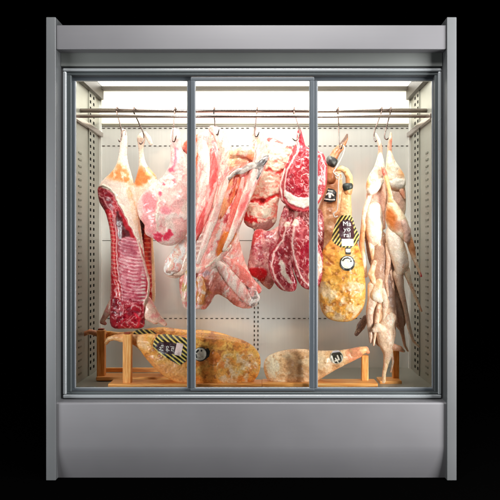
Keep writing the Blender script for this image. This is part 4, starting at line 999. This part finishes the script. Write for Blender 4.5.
bird('plucked bird with golden brown thigh and long legs hanging in front of others', [
    ('bird_body', 'p', [(388, 226), (396, 228), (403, 240), (408, 256), (408.4, 268), (405, 274), (397.5, 276), (393.5, 266), (389, 252), (385.6, 238)], -.012, .8, [('mot', (255, 240, 226), None, {'sc': (6, 10), 'th': .42, 'a': .8})]),
    ('foot', 'c', [(382.6, 167, 1.6), (384.6, 173, 2.4), (387, 181, 2), (389.6, 192, 2.2), (391, 202, 3)], -.035, .9, [TAN(384, 172, 4, 5, 0, .8, (200, 84, 66)), ('line', [(386, 178), (391, 204)], (236, 180, 110), 4, {'a': .7})]),
    ('thigh', 'p', [(388.6, 199), (393, 199), (400, 208), (406, 218), (409.6, 229), (410, 240), (405, 242), (398, 236), (390, 230), (385.6, 220), (386, 208)], -.025, .8,
        [TAN(391, 218, 5, 12, -14, .95, (190, 104, 44)), TAN(398, 226, 5, 5, 0, .6, (176, 110, 84)), ('ell', (400, 214, 3, 7, -30), (250, 226, 190), {'soft': 2})]),
    ('wing', 'c', [(408, 236, 3.6), (411.6, 248, 3.4), (414, 258, 2.2), (418, 268, 1.4), (421, 276, 1.1)], -.02, .9, [TAN(412, 246, 4, 9, -14, .8, (206, 132, 80)), ('ell', (421, 275, 1.8, 2.6, 0), (214, 60, 80), {})]),
    ('wing', 'c', [(403, 222, 3), (407, 230, 3.8), (407, 240, 3)], -.05, .9, [GREYP([(398, 216), (412, 216), (412, 246), (398, 246)], .6, (196, 158, 152))]),
    ('leg', 'c', [(406, 270, 4), (409, 280, 2.2), (415, 296, 1.5), (421.5, 311, 1.0)], -.01, .9, []),
    ('leg', 'c', [(398, 274, 5.4), (401, 290, 3.2), (405.4, 308, 2.2), (409.4, 329, 2.0), (413.4, 341, 1.3), (419, 346.6, .9)], .0, .9, [GREYP([(394, 276), (404, 276), (410, 320), (402, 320)], .5)]),
], .34, [])
bird('plucked bird in the middle of the bunch with one leg reaching the floor', [
    ('bird_body', 'p', [(376, 238), (384, 232), (390, 246), (393, 264), (394, 280), (396, 300), (396, 320), (395, 336), (388, 346), (378, 346), (371, 334), (369, 316), (371, 296), (370, 270)], .01, .7,
        [GREYP([(366, 236), (396, 236), (398, 348), (368, 348)], .75, (164, 122, 98)), GREYP([(384, 244), (394, 250), (396, 306), (386, 300)], .7, (130, 98, 82)), ('ell', (384, 314, 6, 10, 0), (228, 192, 156), {'soft': 4}), ('vein', (140, 90, 76), None, {'sc': (4, 14), 'w': .02, 'a': .4, 'in': [(368, 240), (394, 240), (394, 300), (370, 300)]})]),  # body darkened in colour as shaded gaps behind the limbs
    ('leg', 'c', [(386, 248, 2.0), (391, 278, 2.6), (394, 304, 1.8), (396, 322, 1.3)], -.005, .9, [GREYP([(384, 262), (398, 262), (398, 324), (388, 324)], .5, (190, 140, 116))]),
    ('leg', 'c', [(383, 290, 2.2), (386, 302, 3.4), (384, 318, 2.2), (382, 326, 1.2)], -.028, .9, []),
    ('wing', 'c', [(375, 262, 2.0), (371, 274, 3.2), (376, 288, 2.2), (380, 300, 1.3)], -.03, .9, [TAN(372, 276, 3, 6, 0, .6)]),
    ('leg', 'c', [(387, 244, 1.8), (388.6, 262, 2.6), (386, 280, 1.8), (388, 296, 1.2)], -.026, .9, [GREYP([(383, 250), (393, 250), (393, 290), (383, 290)], .4, (190, 140, 116))]),
    ('leg', 'c', [(379, 306, 2.2), (376.6, 322, 2.4), (375, 334, 1.6), (373.6, 345, 1.0)], -.03, .9, []),
    ('leg', 'c', [(392, 322, 2), (394, 334, 2.2), (391, 348, 1.6), (393, 362, 1.1), (391, 372, .8)], -.015, .9, [GREYP([(386, 326), (398, 326), (398, 370), (386, 370)], .4, (200, 156, 130))]),
    ('wing', 'c', [(373, 286, 5.4), (373, 298, 5.2), (369.6, 312, 3.8), (370, 328, 2.6), (371, 342, 1.6)], -.018, .9, [GREYP([(364, 300), (376, 300), (374, 345), (366, 345)], .5)]),
    ('neck', 'c', [(379, 282, 3.6), (377, 290, 5.4), (376.4, 296, 6.0), (380, 300, 3.2)], -.03, .95, [('ell', (375.6, 296.6, 5.6, 4.2, 0), (255, 246, 228), {'soft': 1.4, 'h': .8}), TAN(378, 284, 4, 4, 0, .6)]),
    ('thigh', 'c', [(390, 318, 6), (384, 330, 8.4), (386, 342, 8), (388, 354, 4.6), (386, 364, 2.6), (384, 374, 1.9), (383.6, 382, 2.2)], -.022, .9, [GREYP([(376, 336), (396, 336), (392, 356), (380, 352)], .5, (214, 180, 152)), ('line', [(387, 360), (384, 380)], (226, 196, 156), 3)]),
    ('crop', 'c', [(374, 330, 2.6), (378, 327.6, 4.6), (383, 329, 3.2)], -.05, .9, [('mot', (252, 236, 214), None, {'sc': (6, 6), 'th': .5})]),
    ('foot', 'c', [(386, 344, 4.2), (394, 347, 3.4), (400, 348.6, 2.8), (403.6, 351, 1.5)], -.028, .9, [TAN(398, 348, 6, 3, 0, .6, (222, 160, 124))]),
], .36, [], (246, 218, 188))
bird('greyish plucked bird furthest back with thin dark legs', [
    ('bird_body', 'p', [(386, 256), (396, 262), (402, 280), (406, 300), (407, 318), (402, 330), (396, 326), (392, 306), (388, 284)], .0, .7, [('mot', (150, 116, 100), None, {'sc': (5, 10), 'th': .48, 'a': .8})]),
    ('leg', 'c', [(396, 300, 5), (400, 318, 3.6), (402.4, 334, 2.0), (405, 346, 1.3), (408, 351, .9)], -.012, .9, [GREYP([(390, 296), (404, 300), (408, 330), (396, 330)], .6)]),
    ('tail', 'c', [(366, 318, 3.4), (361, 326, 4.2), (356.4, 334, 2.2)], .05, .5, [('vein', (96, 80, 76), None, {'sc': (2, 9), 'ang': 30, 'w': .12, 'a': .9}), ('mot', (150, 130, 124), None, {'sc': (2, 6), 'th': .4})]),
], .42, [], (222, 190, 164))
#%%END

# ================================================================== LIGHT, CAMERA
def area(name, loc, target, sx, sy, power, col):
    l = bpy.data.lights.new(name, 'AREA'); l.shape = 'RECTANGLE'; l.size = sx; l.size_y = sy; l.energy = power; l.color = col
    o = bpy.data.objects.new(name, l); COL.objects.link(o); o.location = loc
    import mathutils
    o.rotation_euler = (mathutils.Vector(target) - mathutils.Vector(loc)).to_track_quat('-Z', 'Y').to_euler()
    return o
area('key_softbox', (3.0, -1.9, 2.8), (0.6, 0, 1.6), 1.7, 1.7, 320, (1, .99, 1))
area('overhead_softbox', (0.1, -2.0, 3.7), (0, .4, .9), 1.3, 0.9, 255, (1, .975, .96))
area('side_softbox', (2.9, -1.9, .95), (-.1, .6, .9), 1.6, 1.2, 420, (1, .975, .97))
area('fill_softbox', (-2.8, -2.1, .95), (-.1, .5, .7), 1.6, 1.2, 190, (.98, .985, 1))
w = bpy.data.worlds.new('World'); scene.world = w; w.use_nodes = True
bg = w.node_tree.nodes['Background']; bg.inputs['Color'].default_value = (0, 0, 0, 1); bg.inputs['Strength'].default_value = 0

cd = bpy.data.cameras.new('camera'); cam = bpy.data.objects.new('camera', cd); COL.objects.link(cam)
cam.location = (XC, -D, ZC); cam.rotation_euler = (math.pi / 2, 0, 0)
cd.sensor_width = 36; cd.lens = 36 * D / (500 * U); cd.shift_x = -XC / (500 * U); cd.clip_end = 100
scene.camera = cam
scene.render.resolution_x = scene.render.resolution_y = 1024
scene.view_settings.view_transform = 'Standard'; scene.view_settings.look = 'None'
scene.view_settings.exposure = 0; scene.view_settings.gamma = 1
